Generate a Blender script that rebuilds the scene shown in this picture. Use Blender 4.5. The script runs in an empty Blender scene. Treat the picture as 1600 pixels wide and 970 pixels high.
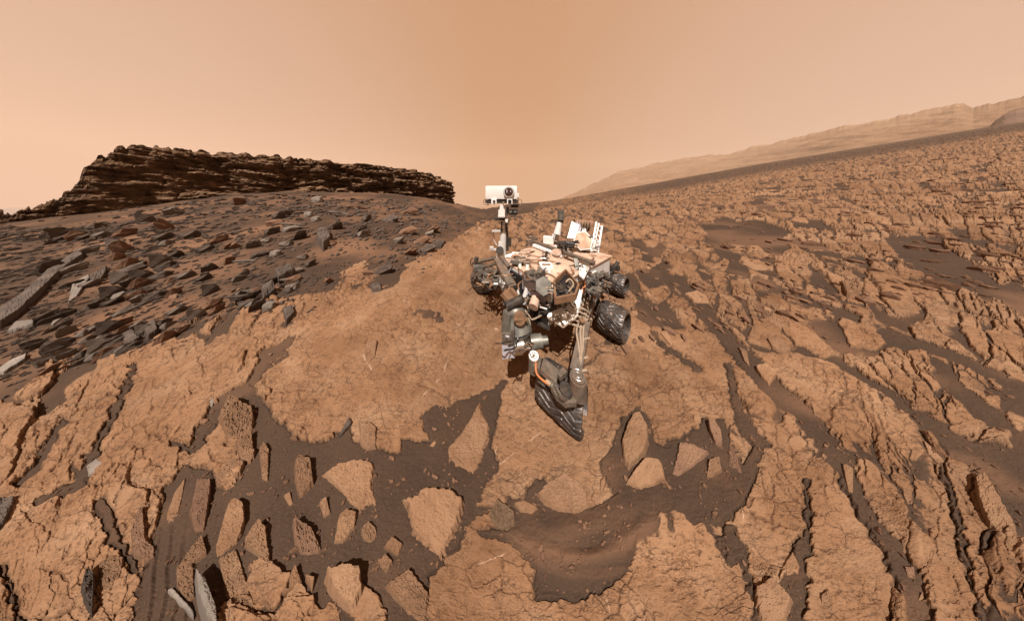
import bpy, bmesh, math, random
import numpy as np
from mathutils import Vector, Matrix
random.seed(7)
rng = np.random.default_rng(11)
# ------------------------------------------------------------------ camera, sky, sun, exposure
S = bpy.context.scene
COL = S.collection
FPX = 222.222          # focal length in photograph pixels (1600 wide)
EYE = 1.85             # height of the camera above the rock it looks over
HZ = 320.0             # row of the level horizon
cd = bpy.data.cameras.new('camera'); cam = bpy.data.objects.new('camera', cd); COL.objects.link(cam)
cd.sensor_fit = 'HORIZONTAL'; cd.sensor_width = 36.0; cd.lens = 36.0*FPX/1600
cd.shift_y = -(485-HZ)/1600.0; cd.clip_start = 0.02; cd.clip_end = 6000
cam.location = (0, 0, EYE); cam.rotation_euler = (math.pi/2, 0, 0)
S.camera = cam
HAZE = .00017
W = bpy.data.worlds.new('World'); S.world = W; W.use_nodes = True
nt = W.node_tree; nt.nodes.clear()
tc = nt.nodes.new('ShaderNodeTexCoord'); sp = nt.nodes.new('ShaderNodeSeparateXYZ')
ab = nt.nodes.new('ShaderNodeMath'); ab.operation = 'MULTIPLY'
rp = nt.nodes.new('ShaderNodeValToRGB'); rp2 = nt.nodes.new('ShaderNodeValToRGB')
mx = nt.nodes.new('ShaderNodeMixRGB'); mx.blend_type = 'MULTIPLY'; mx.inputs[0].default_value = 1
bg = nt.nodes.new('ShaderNodeBackground'); wo = nt.nodes.new('ShaderNodeOutputWorld')
L = nt.links.new
L(tc.outputs['Generated'], sp.inputs[0]); L(sp.outputs['X'], ab.inputs[0]); L(sp.outputs['X'], ab.inputs[1]); L(ab.outputs[0], rp.inputs[0]); L(sp.outputs['Z'], rp2.inputs[0])
e = rp.color_ramp.elements
e[0].position = 0.0; e[0].color = (.690, .375, .205, 1)
e[1].position = 1.0; e[1].color = (.790, .530, .405, 1)
m_ = e.new(.45); m_.color = (.740, .450, .305, 1)
e = rp2.color_ramp.elements
e[0].position = 0.0; e[0].color = (1.03, 1.06, 1.12, 1)
e[1].position = .85; e[1].color = (.97, .93, .90, 1)
m_ = e.new(.25); m_.color = (1.0, 1.0, 1.0, 1)
L(rp.outputs[0], mx.inputs[1]); L(rp2.outputs[0], mx.inputs[2]); L(mx.outputs[0], bg.inputs[0]); L(bg.outputs[0], wo.inputs[0])
bg.inputs[1].default_value = 0.455
SUN = Vector((-.08, -.47, .87)).normalized()
sl = bpy.data.lights.new('sun', 'SUN'); so = bpy.data.objects.new('sun', sl); COL.objects.link(so)
sl.energy = 5.0; sl.angle = math.radians(.5); sl.color = (1.0, .95, .90)
so.rotation_euler = SUN.to_track_quat('Z', 'Y').to_euler(); so.location = (0, 0, 20)
S.view_settings.view_transform = 'Standard'; S.view_settings.look = 'None'
S.view_settings.exposure = 0.92; S.view_settings.gamma = 1; S.view_settings.use_curve_mapping = False
S.cycles.max_bounces = 5; S.cycles.volume_bounces = 0; S.cycles.transparent_max_bounces = 4

# ------------------------------------------------------------------ numeric helpers
def _h(ix, iy, seed):
    h = (ix.astype(np.int64)*374761393 + iy.astype(np.int64)*668265263 + seed*1442695041) & 0xffffffff
    h = ((h ^ (h >> 13))*1274126177) & 0xffffffff
    h = ((h ^ (h >> 16))*2246822519) & 0xffffffff
    return ((h ^ (h >> 15)) & 0xffffff)/float(0xffffff)
def pn(x, y, seed=0):
    x0 = np.floor(x); y0 = np.floor(y); fx = x-x0; fy = y-y0
    u = fx*fx*fx*(fx*(fx*6-15)+10); v = fy*fy*fy*(fy*(fy*6-15)+10)
    def g(i, j):
        a = _h(x0+i, y0+j, seed)*6.2831853
        return np.cos(a)*(fx-i)+np.sin(a)*(fy-j)
    a = g(0, 0); b = g(1, 0); c = g(0, 1); d = g(1, 1)
    return 1.45*((a*(1-u)+b*u)*(1-v)+(c*(1-u)+d*u)*v)
def fbm(x, y, o=4, seed=0, gain=.5, lac=2.03):
    s = 0; a = 1; t = 0
    for i in range(o):
        s = s+a*pn(x, y, seed+i*17); t += a; a *= gain; x = x*lac+3.7; y = y*lac+1.3
    return s/t*1.6
def rid(x, y, o=4, seed=0):
    s = 0; a = 1; t = 0
    for i in range(o):
        s = s+a*(1-np.abs(pn(x, y, seed+i*13))*2); t += a; a *= .55; x = x*2.1+5.1; y = y*2.1+2.2
    return s/t
def ss(a, b, x):
    t = np.clip((x-a)/(b-a), 0, 1); return t*t*(3-2*t)
def sdf(px, py, poly):
    """signed distance to a polygon, negative inside"""
    d = np.full(px.shape, 1e18); inside = np.zeros(px.shape, bool); n = len(poly)
    for i in range(n):
        x1, y1 = poly[i]; x2, y2 = poly[(i+1) % n]
        ex, ey = x2-x1, y2-y1; l = ex*ex+ey*ey+1e-9
        t = np.clip(((px-x1)*ex+(py-y1)*ey)/l, 0, 1)
        d = np.minimum(d, (px-x1-t*ex)**2+(py-y1-t*ey)**2)
        c = ((y1 > py) != (y2 > py)) & (px < (x2-x1)*(py-y1)/((y2-y1) if y2 != y1 else 1e-9)+x1)
        inside ^= c
    d = np.sqrt(d); return np.where(inside, -d, d)
HU = [-4000, 0, 110, 210, 430, 600, 710, 745, 800, 860, 1000, 1200, 1400, 1600, 1900, 3000, 6000]
HV = [256, 256, 254, 252, 249, 268, 293, 314, 321, 314, 289, 253, 221, 188, 158, 120, 120]
_hu = np.arange(-4100, 6100, 4.0); _hv = np.interp(_hu, HU, HV)
_k = np.exp(-(np.arange(-30, 31)*4.0/38)**2/2); _hv = np.convolve(np.pad(_hv, 30, 'edge'), _k/_k.sum(), 'valid')
def hor(u): return np.interp(u, _hu, _hv)
def gz(x, y):
    """height of the large land form"""
    yy = np.maximum(y, .35)
    z = yy*(HZ-hor(800+FPX*x/yy))/FPX
    d = -.885*(x+16)+.465*(y-4.6)                 # the slope ends at the foot of the cliff
    return z-.37*yy*ss(.2, 2.5, d)*ss(-5, -8, x)
# ------------------------------------------------------------------ node materials
def ramp(t, fac, stops):
    r = t.nodes.new('ShaderNodeValToRGB'); t.links.new(fac, r.inputs[0]); el = r.color_ramp.elements
    el[0].position, el[0].color = stops[0][0], (*stops[0][1], 1); el[1].position, el[1].color = stops[-1][0], (*stops[-1][1], 1)
    for p, c in stops[1:-1]:
        k = el.new(p); k.color = (*c, 1)
    return r.outputs[0]
def noise(t, vec, scale, detail=6, rough=.6, typ='ShaderNodeTexNoise'):
    n = t.nodes.new(typ); n.inputs['Scale'].default_value = scale
    if typ == 'ShaderNodeTexNoise': n.inputs['Detail'].default_value = detail; n.inputs['Roughness'].default_value = rough
    t.links.new(vec, n.inputs['Vector']); return n.outputs[0]
def mixc(t, fac, a, b, mode='MIX'):
    m = t.nodes.new('ShaderNodeMixRGB'); m.blend_type = mode
    for k, v in ((0, fac), (1, a), (2, b)):
        if isinstance(v, (int, float)): m.inputs[k].default_value = v
        elif isinstance(v, tuple): m.inputs[k].default_value = (*v, 1)
        else: t.links.new(v, m.inputs[k])
    return m.outputs[0]
def math_(t, op, a, b=0.0):
    m = t.nodes.new('ShaderNodeMath'); m.operation = op
    for k, v in ((0, a), (1, b)):
        if isinstance(v, (int, float)): m.inputs[k].default_value = v
        else: t.links.new(v, m.inputs[k])
    return m.outputs[0]
def newmat(name, rough=.9, metal=0.0, spec=.15):
    m = bpy.data.materials.new(name); m.use_nodes = True; t = m.node_tree; b = t.nodes['Principled BSDF']
    b.inputs['Roughness'].default_value = rough; b.inputs['Metallic'].default_value = metal
    b.inputs['Specular IOR Level'].default_value = spec
    return m, t, b
def bump(t, b, h, strength, dist):
    k = t.nodes.new('ShaderNodeBump'); k.inputs['Strength'].default_value = strength; k.inputs['Distance'].default_value = dist
    t.links.new(h, k.inputs['Height']); t.links.new(k.outputs[0], b.inputs['Normal'])
def attr(t, n):
    a = t.nodes.new('ShaderNodeAttribute'); a.attribute_name = n; return a.outputs['Fac']
def obj_co(t): return t.nodes.new('ShaderNodeTexCoord').outputs['Object']

def ground_mat():
    m, t, b = newmat('bedrock_and_sand', .93, 0, .12)
    uv = t.nodes.new('ShaderNodeUVMap'); uv.uv_map = 'chart'; v = uv.outputs[0]
    rock = attr(t, 'rock'); tone = attr(t, 'tone'); vein = attr(t, 'vein'); dark = attr(t, 'hollow_dark')
    n1 = noise(t, v, 2.2, 6, .6); n2 = noise(t, v, 22, 8, .72); n3 = noise(t, v, 90, 5, .7)
    c = ramp(t, n1, [(.3, (.147, .076, .038)), (.5, (.183, .100, .053)), (.7, (.217, .131, .076))])
    c = mixc(t, 1.0, c, ramp(t, n2, [(.32, (.60, .56, .54)), (.46, (.97, .97, .97)), (.7, (1.12, 1.11, 1.10))]), 'MULTIPLY')
    n4 = noise(t, v, 5, 3, .5)
    sp_ = mixc(t, ramp(t, n4, [(.42, (0, 0, 0)), (.6, (1, 1, 1))]), (1.0, 1.0, 1.0), ramp(t, n3, [(.36, (.48, .44, .42)), (.5, (1, 1, 1)), (.7, (1.18, 1.17, 1.16))]))
    c = mixc(t, 1.0, c, sp_, 'MULTIPLY')
    c = mixc(t, 1.0, c, ramp(t, tone, [(0, (.78, .75, .73)), (1, (1.17, 1.18, 1.19))]), 'MULTIPLY')
    wv_ = t.nodes.new('ShaderNodeTexNoise'); wv_.inputs['Scale'].default_value = 14; wv_.inputs['Detail'].default_value = 5; t.links.new(v, wv_.inputs['Vector'])
    wa = t.nodes.new('ShaderNodeVectorMath'); wa.operation = 'MULTIPLY_ADD'; wa.inputs[1].default_value = (.085, .085, .085); t.links.new(wv_.outputs['Color'], wa.inputs[0]); t.links.new(v, wa.inputs[2])
    cr_h = []
    for sc_, wd, lo in ((6.5, .030, .50), (21, .055, .52)):
        vo_ = t.nodes.new('ShaderNodeTexVoronoi'); vo_.feature = 'DISTANCE_TO_EDGE'; vo_.inputs['Scale'].default_value = sc_; t.links.new(wa.outputs[0], vo_.inputs['Vector'])
        ln = ramp(t, vo_.outputs['Distance'], [(0, (1, 1, 1)), (wd, (0, 0, 0))])
        mk = ramp(t, noise(t, v, sc_*.38, 4, .6), [(lo, (0, 0, 0)), (lo+.07, (1, 1, 1))])
        cr_h.append(mixc(t, 1.0, ln, mk, 'MULTIPLY'))
    crk = math_(t, 'MAXIMUM', cr_h[0], cr_h[1])
    pt = ramp(t, noise(t, v, 55, 3, .6), [(.60, (0, 0, 0)), (.66, (1, 1, 1))]); pm = ramp(t, noise(t, v, 4, 4, .6), [(.48, (0, 0, 0)), (.58, (1, 1, 1))])
    pit = mixc(t, 1.0, pt, pm, 'MULTIPLY'); crk = math_(t, 'MAXIMUM', crk, math_(t, 'MULTIPLY', pit, .8))
    c = mixc(t, math_(t, 'MULTIPLY', crk, .62), c, (.062, .036, .024))
    c = mixc(t, dark, c, mixc(t, 1.0, c, (.50, .45, .43), 'MULTIPLY'))
    c = mixc(t, vein, c, (.36, .25, .175))
    s = ramp(t, n1, [(.3, (.038, .0235, .0155)), (.55, (.048, .029, .0185)), (.75, (.066, .036, .021))])
    s = mixc(t, 1.0, s, ramp(t, n3, [(.35, (.75, .75, .75)), (.55, (1, 1, 1)), (.72, (1.5, 1.45, 1.4))]), 'MULTIPLY')
    s = mixc(t, attr(t, 'dust'), s, (.185, .095, .052))
    col = mixc(t, rock, s, c)
    t.links.new(col, b.inputs['Base Color'])
    h = math_(t, 'ADD', math_(t, 'MULTIPLY', n2, .75), math_(t, 'MULTIPLY', n3, .35))
    h = math_(t, 'SUBTRACT', h, math_(t, 'MULTIPLY', crk, .5))
    h = math_(t, 'MULTIPLY', h, math_(t, 'ADD', math_(t, 'MULTIPLY', rock, .9), .12))
    bump(t, b, h, .55, .02)
    return m
def stone_mat(name, a, bcol, rough_scale=30, bumpd=.012, dark=(.55, .52, .5), uv=False):
    m, t, b = newmat(name, .9, 0, .15); o = obj_co(t)
    if uv: q = t.nodes.new('ShaderNodeUVMap'); q.uv_map = 'chart'; o = q.outputs[0]
    info = t.nodes.new('ShaderNodeObjectInfo').outputs['Random']
    n1 = noise(t, o, 3.5, 5, .6); n2 = noise(t, o, rough_scale, 8, .72); n3 = noise(t, o, rough_scale*5, 4, .7)
    c = ramp(t, n1, [(.3, a), (.68, bcol)])
    c = mixc(t, 1.0, c, ramp(t, n2, [(.31, dark), (.43, (1, 1, 1)), (.72, (1.18, 1.18, 1.18))]), 'MULTIPLY')
    c = mixc(t, 1.0, c, ramp(t, info, [(0, (.82, .8, .79)), (1, (1.15, 1.15, 1.15))]), 'MULTIPLY')
    t.links.new(c, b.inputs['Base Color'])
    bump(t, b, math_(t, 'ADD', n2, math_(t, 'MULTIPLY', n3, .35)), .8, bumpd)
    return m
M = {}
M['ground'] = ground_mat()
M['tan'] = stone_mat('tan_sandstone', (.205, .098, .050), (.265, .140, .078))
M['lumpy'] = stone_mat('nodular_sandstone', (.165, .085, .048), (.245, .138, .082), 22, .02, (.40, .36, .34))
M['brown'] = stone_mat('brown_sandstone', (.105, .056, .034), (.175, .098, .058), 26, .015)
M['dark'] = stone_mat('dark_basalt', (.050, .037, .029), (.118, .088, .068), 24, .03)
M['grey'] = stone_mat('grey_slab', (.105, .084, .068), (.175, .142, .116), 20, .02)
M['olive'] = stone_mat('olive_layered_rock', (.085, .058, .033), (.150, .105, .060), 24, .015)

for k_, a_ in dict(tan=((.150, .079, .041), (.212, .124, .070)), lumpy=((.135, .073, .039), (.205, .120, .069), 13, .018, (.55, .51, .49)), brown=((.105, .058, .036), (.175, .100, .060), 26, .012),
                   dark=((.040, .030, .024), (.090, .068, .054), 24, .012), grey=((.110, .092, .076), (.170, .142, .118), 20, .006), olive=((.095, .058, .034), (.165, .105, .062), 24, .015)).items():
    M['u_'+k_] = stone_mat('sculpted_'+k_, *a_, uv=True)

# ------------------------------------------------------------------ object helpers
def put(name, me, parent=None, mat=None, label=None, cat=None, group=None, kind=None, smooth=None):
    o = bpy.data.objects.new(name, me); COL.objects.link(o)
    if parent is not None: o.parent = parent
    if mat is not None: me.materials.append(mat)
    if label: o['label'] = label
    if cat: o['category'] = cat
    if group: o['group'] = group
    if kind: o['kind'] = kind
    return o
def grid_mesh(name, X, Y, Z, smooth=True, attrs=None, uv=None, keep=None, flip=False):
    nr, nc = X.shape
    me = bpy.data.meshes.new(name)
    idx = np.arange(nr*nc).reshape(nr, nc)
    q = np.stack([idx[:-1, :-1], idx[:-1, 1:], idx[1:, 1:], idx[1:, :-1]], -1).reshape(-1, 4)
    if flip: q = q[:, ::-1]
    co = np.stack([X, Y, Z], -1).reshape(-1, 3)
    if keep is not None:
        q = q[keep.ravel()[q].all(1)]
        q0 = q.copy()
        used = np.unique(q); mp = np.zeros(nr*nc, np.int64); mp[used] = np.arange(len(used)); q = mp[q]; co = co[used]
    me.vertices.add(len(co)); me.vertices.foreach_set('co', co.astype(np.float32).ravel())
    me.loops.add(len(q)*4); me.loops.foreach_set('vertex_index', q.astype(np.int32).ravel())
    me.polygons.add(len(q)); me.polygons.foreach_set('loop_start', np.arange(0, len(q)*4, 4, dtype=np.int32))
    try: me.polygons.foreach_set('loop_total', np.full(len(q), 4, np.int32))
    except Exception: pass
    me.update(calc_edges=True)
    me.polygons.foreach_set('use_smooth', np.full(len(q), smooth))
    for k, a in (attrs or {}).items():
        at = me.attributes.new(k, 'FLOAT', 'POINT'); at.data.foreach_set('value', a.astype(np.float32).ravel())
    if uv is not None:
        l = me.uv_layers.new(name='chart'); uvv = np.stack(uv, -1).reshape(-1, 2)[(q0 if keep is not None else q).ravel()]
        l.data.foreach_set('uv', uvv.astype(np.float32).ravel())
    me.validate(); return me

# ------------------------------------------------------------------ the ground sheet
cu = np.concatenate([-400-np.geomspace(1400, 6, 40), np.arange(-400, -40, 3.0), np.arange(-40, 1640, 1.35), np.arange(1641, 2000, 3.0), 2000+np.geomspace(6, 1000, 40)])
cr = np.concatenate([np.arange(1, 20, .45), np.arange(20, 70, .8), np.arange(70, 760, 1.35), np.arange(760, 1150, 3.0)])
U, R = np.meshgrid(cu, cr); V = hor(U)+R
Y = FPX*EYE/R; X = (U-800)/FPX*Y
A = X/EYE*1.0; B = np.log(Y)                       # ground coordinates in which the rock's grain has an even size
shape = U.shape
def window(u0, u1, v0, v1):
    c0, c1 = np.searchsorted(cu, [u0, u1]); um = np.array([u0, u1, (u0+u1)/2]); h = hor(np.linspace(u0, u1, 9))
    r0, r1 = np.searchsorted(cr, [v0-h.max(), v1-h.min()])
    return slice(max(r0-1, 0), r1+1), slice(max(c0-1, 0), c1+1)
wu = fbm(A*5, B*5, 3, 5)*R*.024; wv = fbm(A*5, B*5, 3, 91)*R*.024
wu2 = fbm(A*28, B*28, 3, 55)*R*.009; wv2 = fbm(A*28, B*28, 3, 191)*R*.009
UW = U+wu+wu2; VW = V+wv+wv2
US = U+wu*.35+wu2; VS = V+wv*.35+wv2
# sand areas
SAND = [
 [(792,590),(772,603),(745,615),(705,630),(665,640),(660,655),(668,688),(628,683),(628,706),(598,702),(560,690),(545,668),(505,692),(475,692),(455,678),(430,650),(402,610),(396,585),(375,600),(345,615),(330,650),(380,690),(372,760),(350,775),(330,735),(290,725),(262,760),(250,800),(235,840),(215,900),(205,985),(335,1000),(345,960),(400,870),(460,905),(500,950),(560,905),(596,945),(600,1000),(650,1000),(672,960),(668,905),(690,880),(715,855),(745,790),(760,755),(782,730),(772,690),(780,640)],
 [(790,775),(815,770),(835,745),(850,745),(870,792),(920,790),(960,770),(935,735),(950,700),(975,650),(1000,635),(1012,650),(1025,690),(1055,690),(1075,680),(1100,650),(1130,655),(1140,690),(1160,720),(1180,690),(1195,690),(1175,760),(1150,800),(1130,812),(1120,850),(1135,880),(1165,872),(1150,820),(1088,815),(1070,795),(1040,800),(1010,835),(990,870),(985,890),(940,920),(900,935),(840,935),(835,915),(838,890),(825,870),(790,845),(752,840),(750,825),(790,825)],
 [(745,352),(690,385),(620,420),(560,413),(520,445),(430,472),(345,497),(250,527),(190,545),(100,562),(60,592),(-60,660),(-400,800),(-400,100),(745,100)],
 [(1380,372),(1440,368),(1500,400),(1545,430),(1580,470),(1540,470),(1480,445),(1420,420)],
 [(1090,350),(1180,345),(1240,362),(1200,385),(1120,380)],
 [(640,300),(850,310),(830,332),(760,345),(690,340)],
]
CH = [  # winding sand channels: x, y, width
 [(1000,425,14),(1060,440,16),(1100,490,24),(1150,545,24),(1200,600,30),(1250,640,34),(1290,690,26),(1330,760,26),(1360,820,24),(1395,860,44),(1430,930,34),(1445,1000,34)],
 [(1300,560,10),(1360,600,12),(1420,640,14),(1490,690,38),(1530,715,50),(1580,740,60),(1620,760,60)],
 [(1470,720,12),(1485,780,10),(1505,850,14),(1525,920,12),(1535,1000,16)],
 [(1262,750,8),(1262,820,14),(1250,880,30),(1235,930,44),(1222,1000,60)],
 [(1140,570,12),(1145,620,14),(1165,670,20),(1190,690,24)],
 [(1160,850,10),(1165,900,9),(1180,950,11),(1190,1000,14)],
 [(1090,575,12),(1040,545,10),(1020,520,8)],
 [(395,590,22),(420,560,16),(450,540,20),(470,515,12),(440,520,8)],
 [(560,455,18),(610,430,22),(630,420,14)],
 [(340,640,26),(300,700,14),(270,690,10)],
 [(210,575,16),(180,640,12),(150,700,14),(120,760,16),(60,780,10)],
 [(0,600,14),(-40,640,14)],
 [(100,660,12),(60,730,14),(20,760,10)],
 [(160,790,26),(180,840,20),(205,880,16)],
 [(10,890,10),(30,960,12),(40,1000,16)],
 [(985,440,22),(1000,465,10),(1040,490,6)],
 [(1380,520,14),(1440,540,12),(1500,560,14),(1600,610,18)],
 [(1180,440,12),(1260,470,12),(1340,500,14)],
 [(640,490,12),(660,485,10),(690,500,6)],
 [(1540,850,14),(1580,800,22),(1620,860,20)],
]
sand = np.full(shape, 60.0)     # signed distance in picture widths, negative where sand lies
for p in SAND:
    xs = [q[0] for q in p]; ys = [q[1] for q in p]
    w = window(min(xs)-60, max(xs)+60, min(ys)-60, max(ys)+60)
    sand[w] = np.minimum(sand[w], sdf(US[w], VS[w], p))
for c in CH:
    for (x1, y1, w1), (x2, y2, w2) in zip(c[:-1], c[1:]):
        w = window(min(x1, x2)-70, max(x1, x2)+70, min(y1, y2)-70, max(y1, y2)+70)
        px = US[w]; py = VS[w]; ex, ey = x2-x1, y2-y1
        t = np.clip(((px-x1)*ex+(py-y1)*ey)/(ex*ex+ey*ey), 0, 1)
        sand[w] = np.minimum(sand[w], np.hypot(px-x1-t*ex, py-y1-t*ey)-(w1+t*(w2-w1))/2)
# how solid the pavement is: 1 one big plate, 0 loose field of slabs
def blob(cx, cy, rx, ry, soft=.35): return 1-ss(1-soft, 1+soft, np.hypot((U-cx)/rx, (V-cy)/ry))
solid = np.maximum.reduce([blob(610, 570, 230, 125), blob(880, 700, 150, 110), blob(1060, 590, 110, 80), blob(800, 930, 200, 110), blob(1050, 930, 130, 90), blob(700, 430, 120, 60),
                           blob(1200, 780, 90, 110, .2), blob(1330, 860, 90, 120, .2), blob(90, 900, 160, 150), blob(1500, 830, 50, 160), blob(250, 650, 160, 110), blob(760, 480, 220, 60)])
left = ss(560, 420, U)*ss(300, 420, V); right = ss(1000, 1180, U)
# tangent of the arcs along which the slabs lie
def tangent(u, v):
    f = np.clip((v-hor(u)-50)/140.0, 0, 1); rx = (u-800)*f+60*(u > 800); ry = (v-1150)*f-300*(1-f)
    l = np.hypot(rx, ry); return -ry/l, rx/l
d1 = np.full(shape, 9.0); d2 = np.full(shape, 9.0); ident = np.zeros(shape, np.int32); seeds = []
d1p = np.full(shape, 9.0)
def field(cellf, seed, rmin, aspf, keepf, umin=-440, umax=2040, store=True):
    global d1, d2, ident
    rg = np.random.default_rng(seed)
    D1 = np.full(shape, 9.0); D2 = np.full(shape, 9.0); ID = np.zeros(shape, np.int32); info = [(0, 0, 1e5, 0, 0, 0)]
    r = rmin
    while r < 1150:
        k = cellf(800, r)
        u = umin
        while u < umax:
            c = cellf(u, r); a = aspf(u, hor(u)+r)
            if rg.random() < keepf(u, hor(u)+r):
                uu = u+rg.uniform(-.5, .5)*c; rr = r+rg.uniform(-.5, .5)*k; vv = hor(uu)+rr
                tx, ty = tangent(uu, vv); ca = c*math.sqrt(a); cb = c/math.sqrt(a); win = ca*2.6
                w = window(uu-win, uu+win, vv-win, vv+win)
                du = UW[w]-uu; dv = VW[w]-vv
                d = np.hypot((du*tx+dv*ty)/ca, (-du*ty+dv*tx)/cb)
                o1 = D1[w]; o2 = D2[w]; near = d < o1
                D2[w] = np.where(near, o1, np.minimum(o2, d)); D1[w] = np.where(near, d, o1)
                iw = ID[w]; iw[near] = len(info); ID[w] = iw
                info.append((uu, vv, c, rg.random(), rg.uniform(-1, 1), rg.uniform(-1, 1)))
            u += c
        r += k*.9
    return D1, D2, ID, np.array(info)
def asp(u, v):
    a = 1.5+1.6*min(max((abs(u-800)-250)/350, 0), 1)
    return a
D1, D2, ID, INF = field(lambda u, r: max(.145*r*(1 if r > 150 or u < 900 else .55+.45*r/150), 2.0)*(1+.25*math.sin(u*.011)), 3, 6, lambda u, v: asp(u, v)*(1.35 if v-float(np.interp(u, HU, HV)) < 120 and u > 900 else 1), lambda u, v: .66)
E1, E2, IE, INE = field(lambda u, r: max(.055*r, 3.0), 5, 24, lambda u, v: 1+.8*(asp(u, v)-1), lambda u, v: .72)
cell = INF[ID, 2]; rnd = INF[ID, 3]
edge = (D2-D1)*.5                                   # in units of a cell
gapn = fbm(A*9, B*9, 4, 77)
gap = (.046+.045*gapn-.010*right)*(1-solid)+.010*solid
slab = ss(0, .028+.022*(1-solid), edge-gap)
slab = 1-(1-slab)*(1-.97*solid*ss(-.22, .05, fbm(A*2.4, B*2.4, 3, 345)))
def rg2(a): return .5+.5*a
fine_edge0 = (E2-E1)*.5
# tilted tops
tx_ = np.clip((U-INF[ID, 0])/cell, -1.5, 1.5); ty_ = np.clip((V-INF[ID, 1])/cell, -1.5, 1.5)
tilt = (INF[ID, 4]*tx_+INF[ID, 5]*ty_)*(.012*(1-solid)+.002)-ty_*.013*(1-solid)*ss(120, 260, R)
cover = .90+.28*solid-.03*right*(1-solid)+.30*fbm(A*1.3, B*1.3, 3, 301)
cover = cover+.10*right+.16*right*(1-solid)*fbm(A*.45, B*.9, 3, 303)*ss(330, 200, R)-.05*ss(100, 60, R)
slab = slab*(1-.85*(1-ss(.02, .07, fine_edge0-.04*fbm(A*20, B*20, 2, 71)))*ss(.0, .3, fbm(A*1.9, B*1.9, 3, 72)+.12*right)*(1-solid))
show = ss(-.06, .06, cover-rnd)
thick = (.022+.034*rg2(INF[ID, 4]))*(1-solid*.65)*(1+.7*left)
fine_edge = (E2-E1)*.5
crack = 1-ss(.008, .05, fine_edge+.02*fbm(A*30, B*30, 3, 13))
crackon = ss(-.05, .35, fbm(A*2.5, B*2.5, 3, 401)+.15*(1-solid))
thick = thick*np.interp(R, [100, 300, 600], [.72, .52, .32])
near_k = np.interp(R, [150, 600], [1.0, .6])
# rough nodular patches and streaked bedding
rough = ss(.0, .45, fbm(A*3.2, B*3.2, 3, 611)+.28*left)
nod = rid(A*34, B*34, 3, 700)
nod = nod*rough
txx, tyy = tangent(U, V); rho = np.hypot(U-800, V-1150); th = np.arctan2(U-800, 1150-V)
streak = rid(th*15+fbm(A*6, B*6, 3, 800)*.5, rho/13.0+fbm(A*6, B*6, 3, 801)*.7, 4, 802)*ss(.15, .8, left+right*.25)
pits = ss(.28, .55, fbm(A*60, B*60, 3, 900))*ss(-.1, .3, fbm(A*4, B*4, 2, 910))
hs = thick*slab + tilt + .007*fbm(A*5, B*5, 2, 30) + .0035*fbm(A*26, B*26, 3, 31)*(.3+rough) + .0075*nod*near_k*(.6+.5*left) + .012*streak*near_k \
     - .007*crack*crackon*(.4+.6*solid) - .004*pits + .005*(INE[IE, 3]-.5)*(1-.5*solid)*(1+2*left)
sandline = sand+R*.012*fbm(A*22, B*22, 3, 33)
sandline = sandline+ss(760, 600, U)*ss(620, 520, V)*R*.085*fbm(A*6, B*6, 4, 34)
inn = ss(.006, -.012, sandline/np.maximum(R, 1))                 # 1 inside the sand
level = .012*fbm(A*3, B*3, 3, 40)+.004
ripple = np.zeros(shape)
w = window(740, 1200, 700, 960)                                  # the small dune with its curved crests
dd = np.hypot((U[w]-900)/1.25, V[w]-760); rp_ = np.sin(dd/9.5+2.5*fbm(A[w]*4, B[w]*4, 3, 50))
ripple[w] = .0070*rp_*blob(930, 850, 120, 90)[w]+.020*np.exp(-((dd-112)/16)**2)*blob(930, 880, 150, 90)[w]
w = window(180, 360, 820, 1000)
ripple[w] += .004*np.sin(U[w]/3.4+V[w]*.03+2*fbm(A[w]*5, B[w]*5, 2, 51))*blob(260, 920, 60, 90)[w]
lvl = level-.03*solid*(1-inn)+ripple+.0016*fbm(A*60, B*60, 3, 41)
hs = hs-.006*solid*ss(150, 300, R)
hs = hs*show-(1-show)*.03
hs = hs*(1-inn)-.06*inn
z = np.maximum(hs, lvl)
soft = .006
z = np.where(np.abs(hs-lvl) < soft, (hs+lvl)/2+(hs-lvl)**2/(4*soft)+soft/4, z)
rockm = ss(-.002, .004, hs-lvl)
# darker, finer rubble between the slabs and on the far plain
far_plain = ss(22, 10, R)*ss(900, 1050, U)+ss(8, 4, R)*ss(820, 950, U)*0
z = z*(1-.7*np.clip(far_plain, 0, 1)); rockm = rockm*(1-.93*np.clip(far_plain, 0, 1))
z = z*(1+.7*ss(90, 25, R))
talus = ss(10, -25, sdf(U, V, SAND[2]))
bigd = .10*fbm(X*.35, Y*.35, 4, 61)*ss(1.6, 6, Y) + .05*fbm(X*1.3, Y*1.3, 3, 62)*ss(1.5, 4, Y)*(1-.3*talus)
bigd *= 1+ss(10, 60, Y)*2
z = z+bigd
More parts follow.
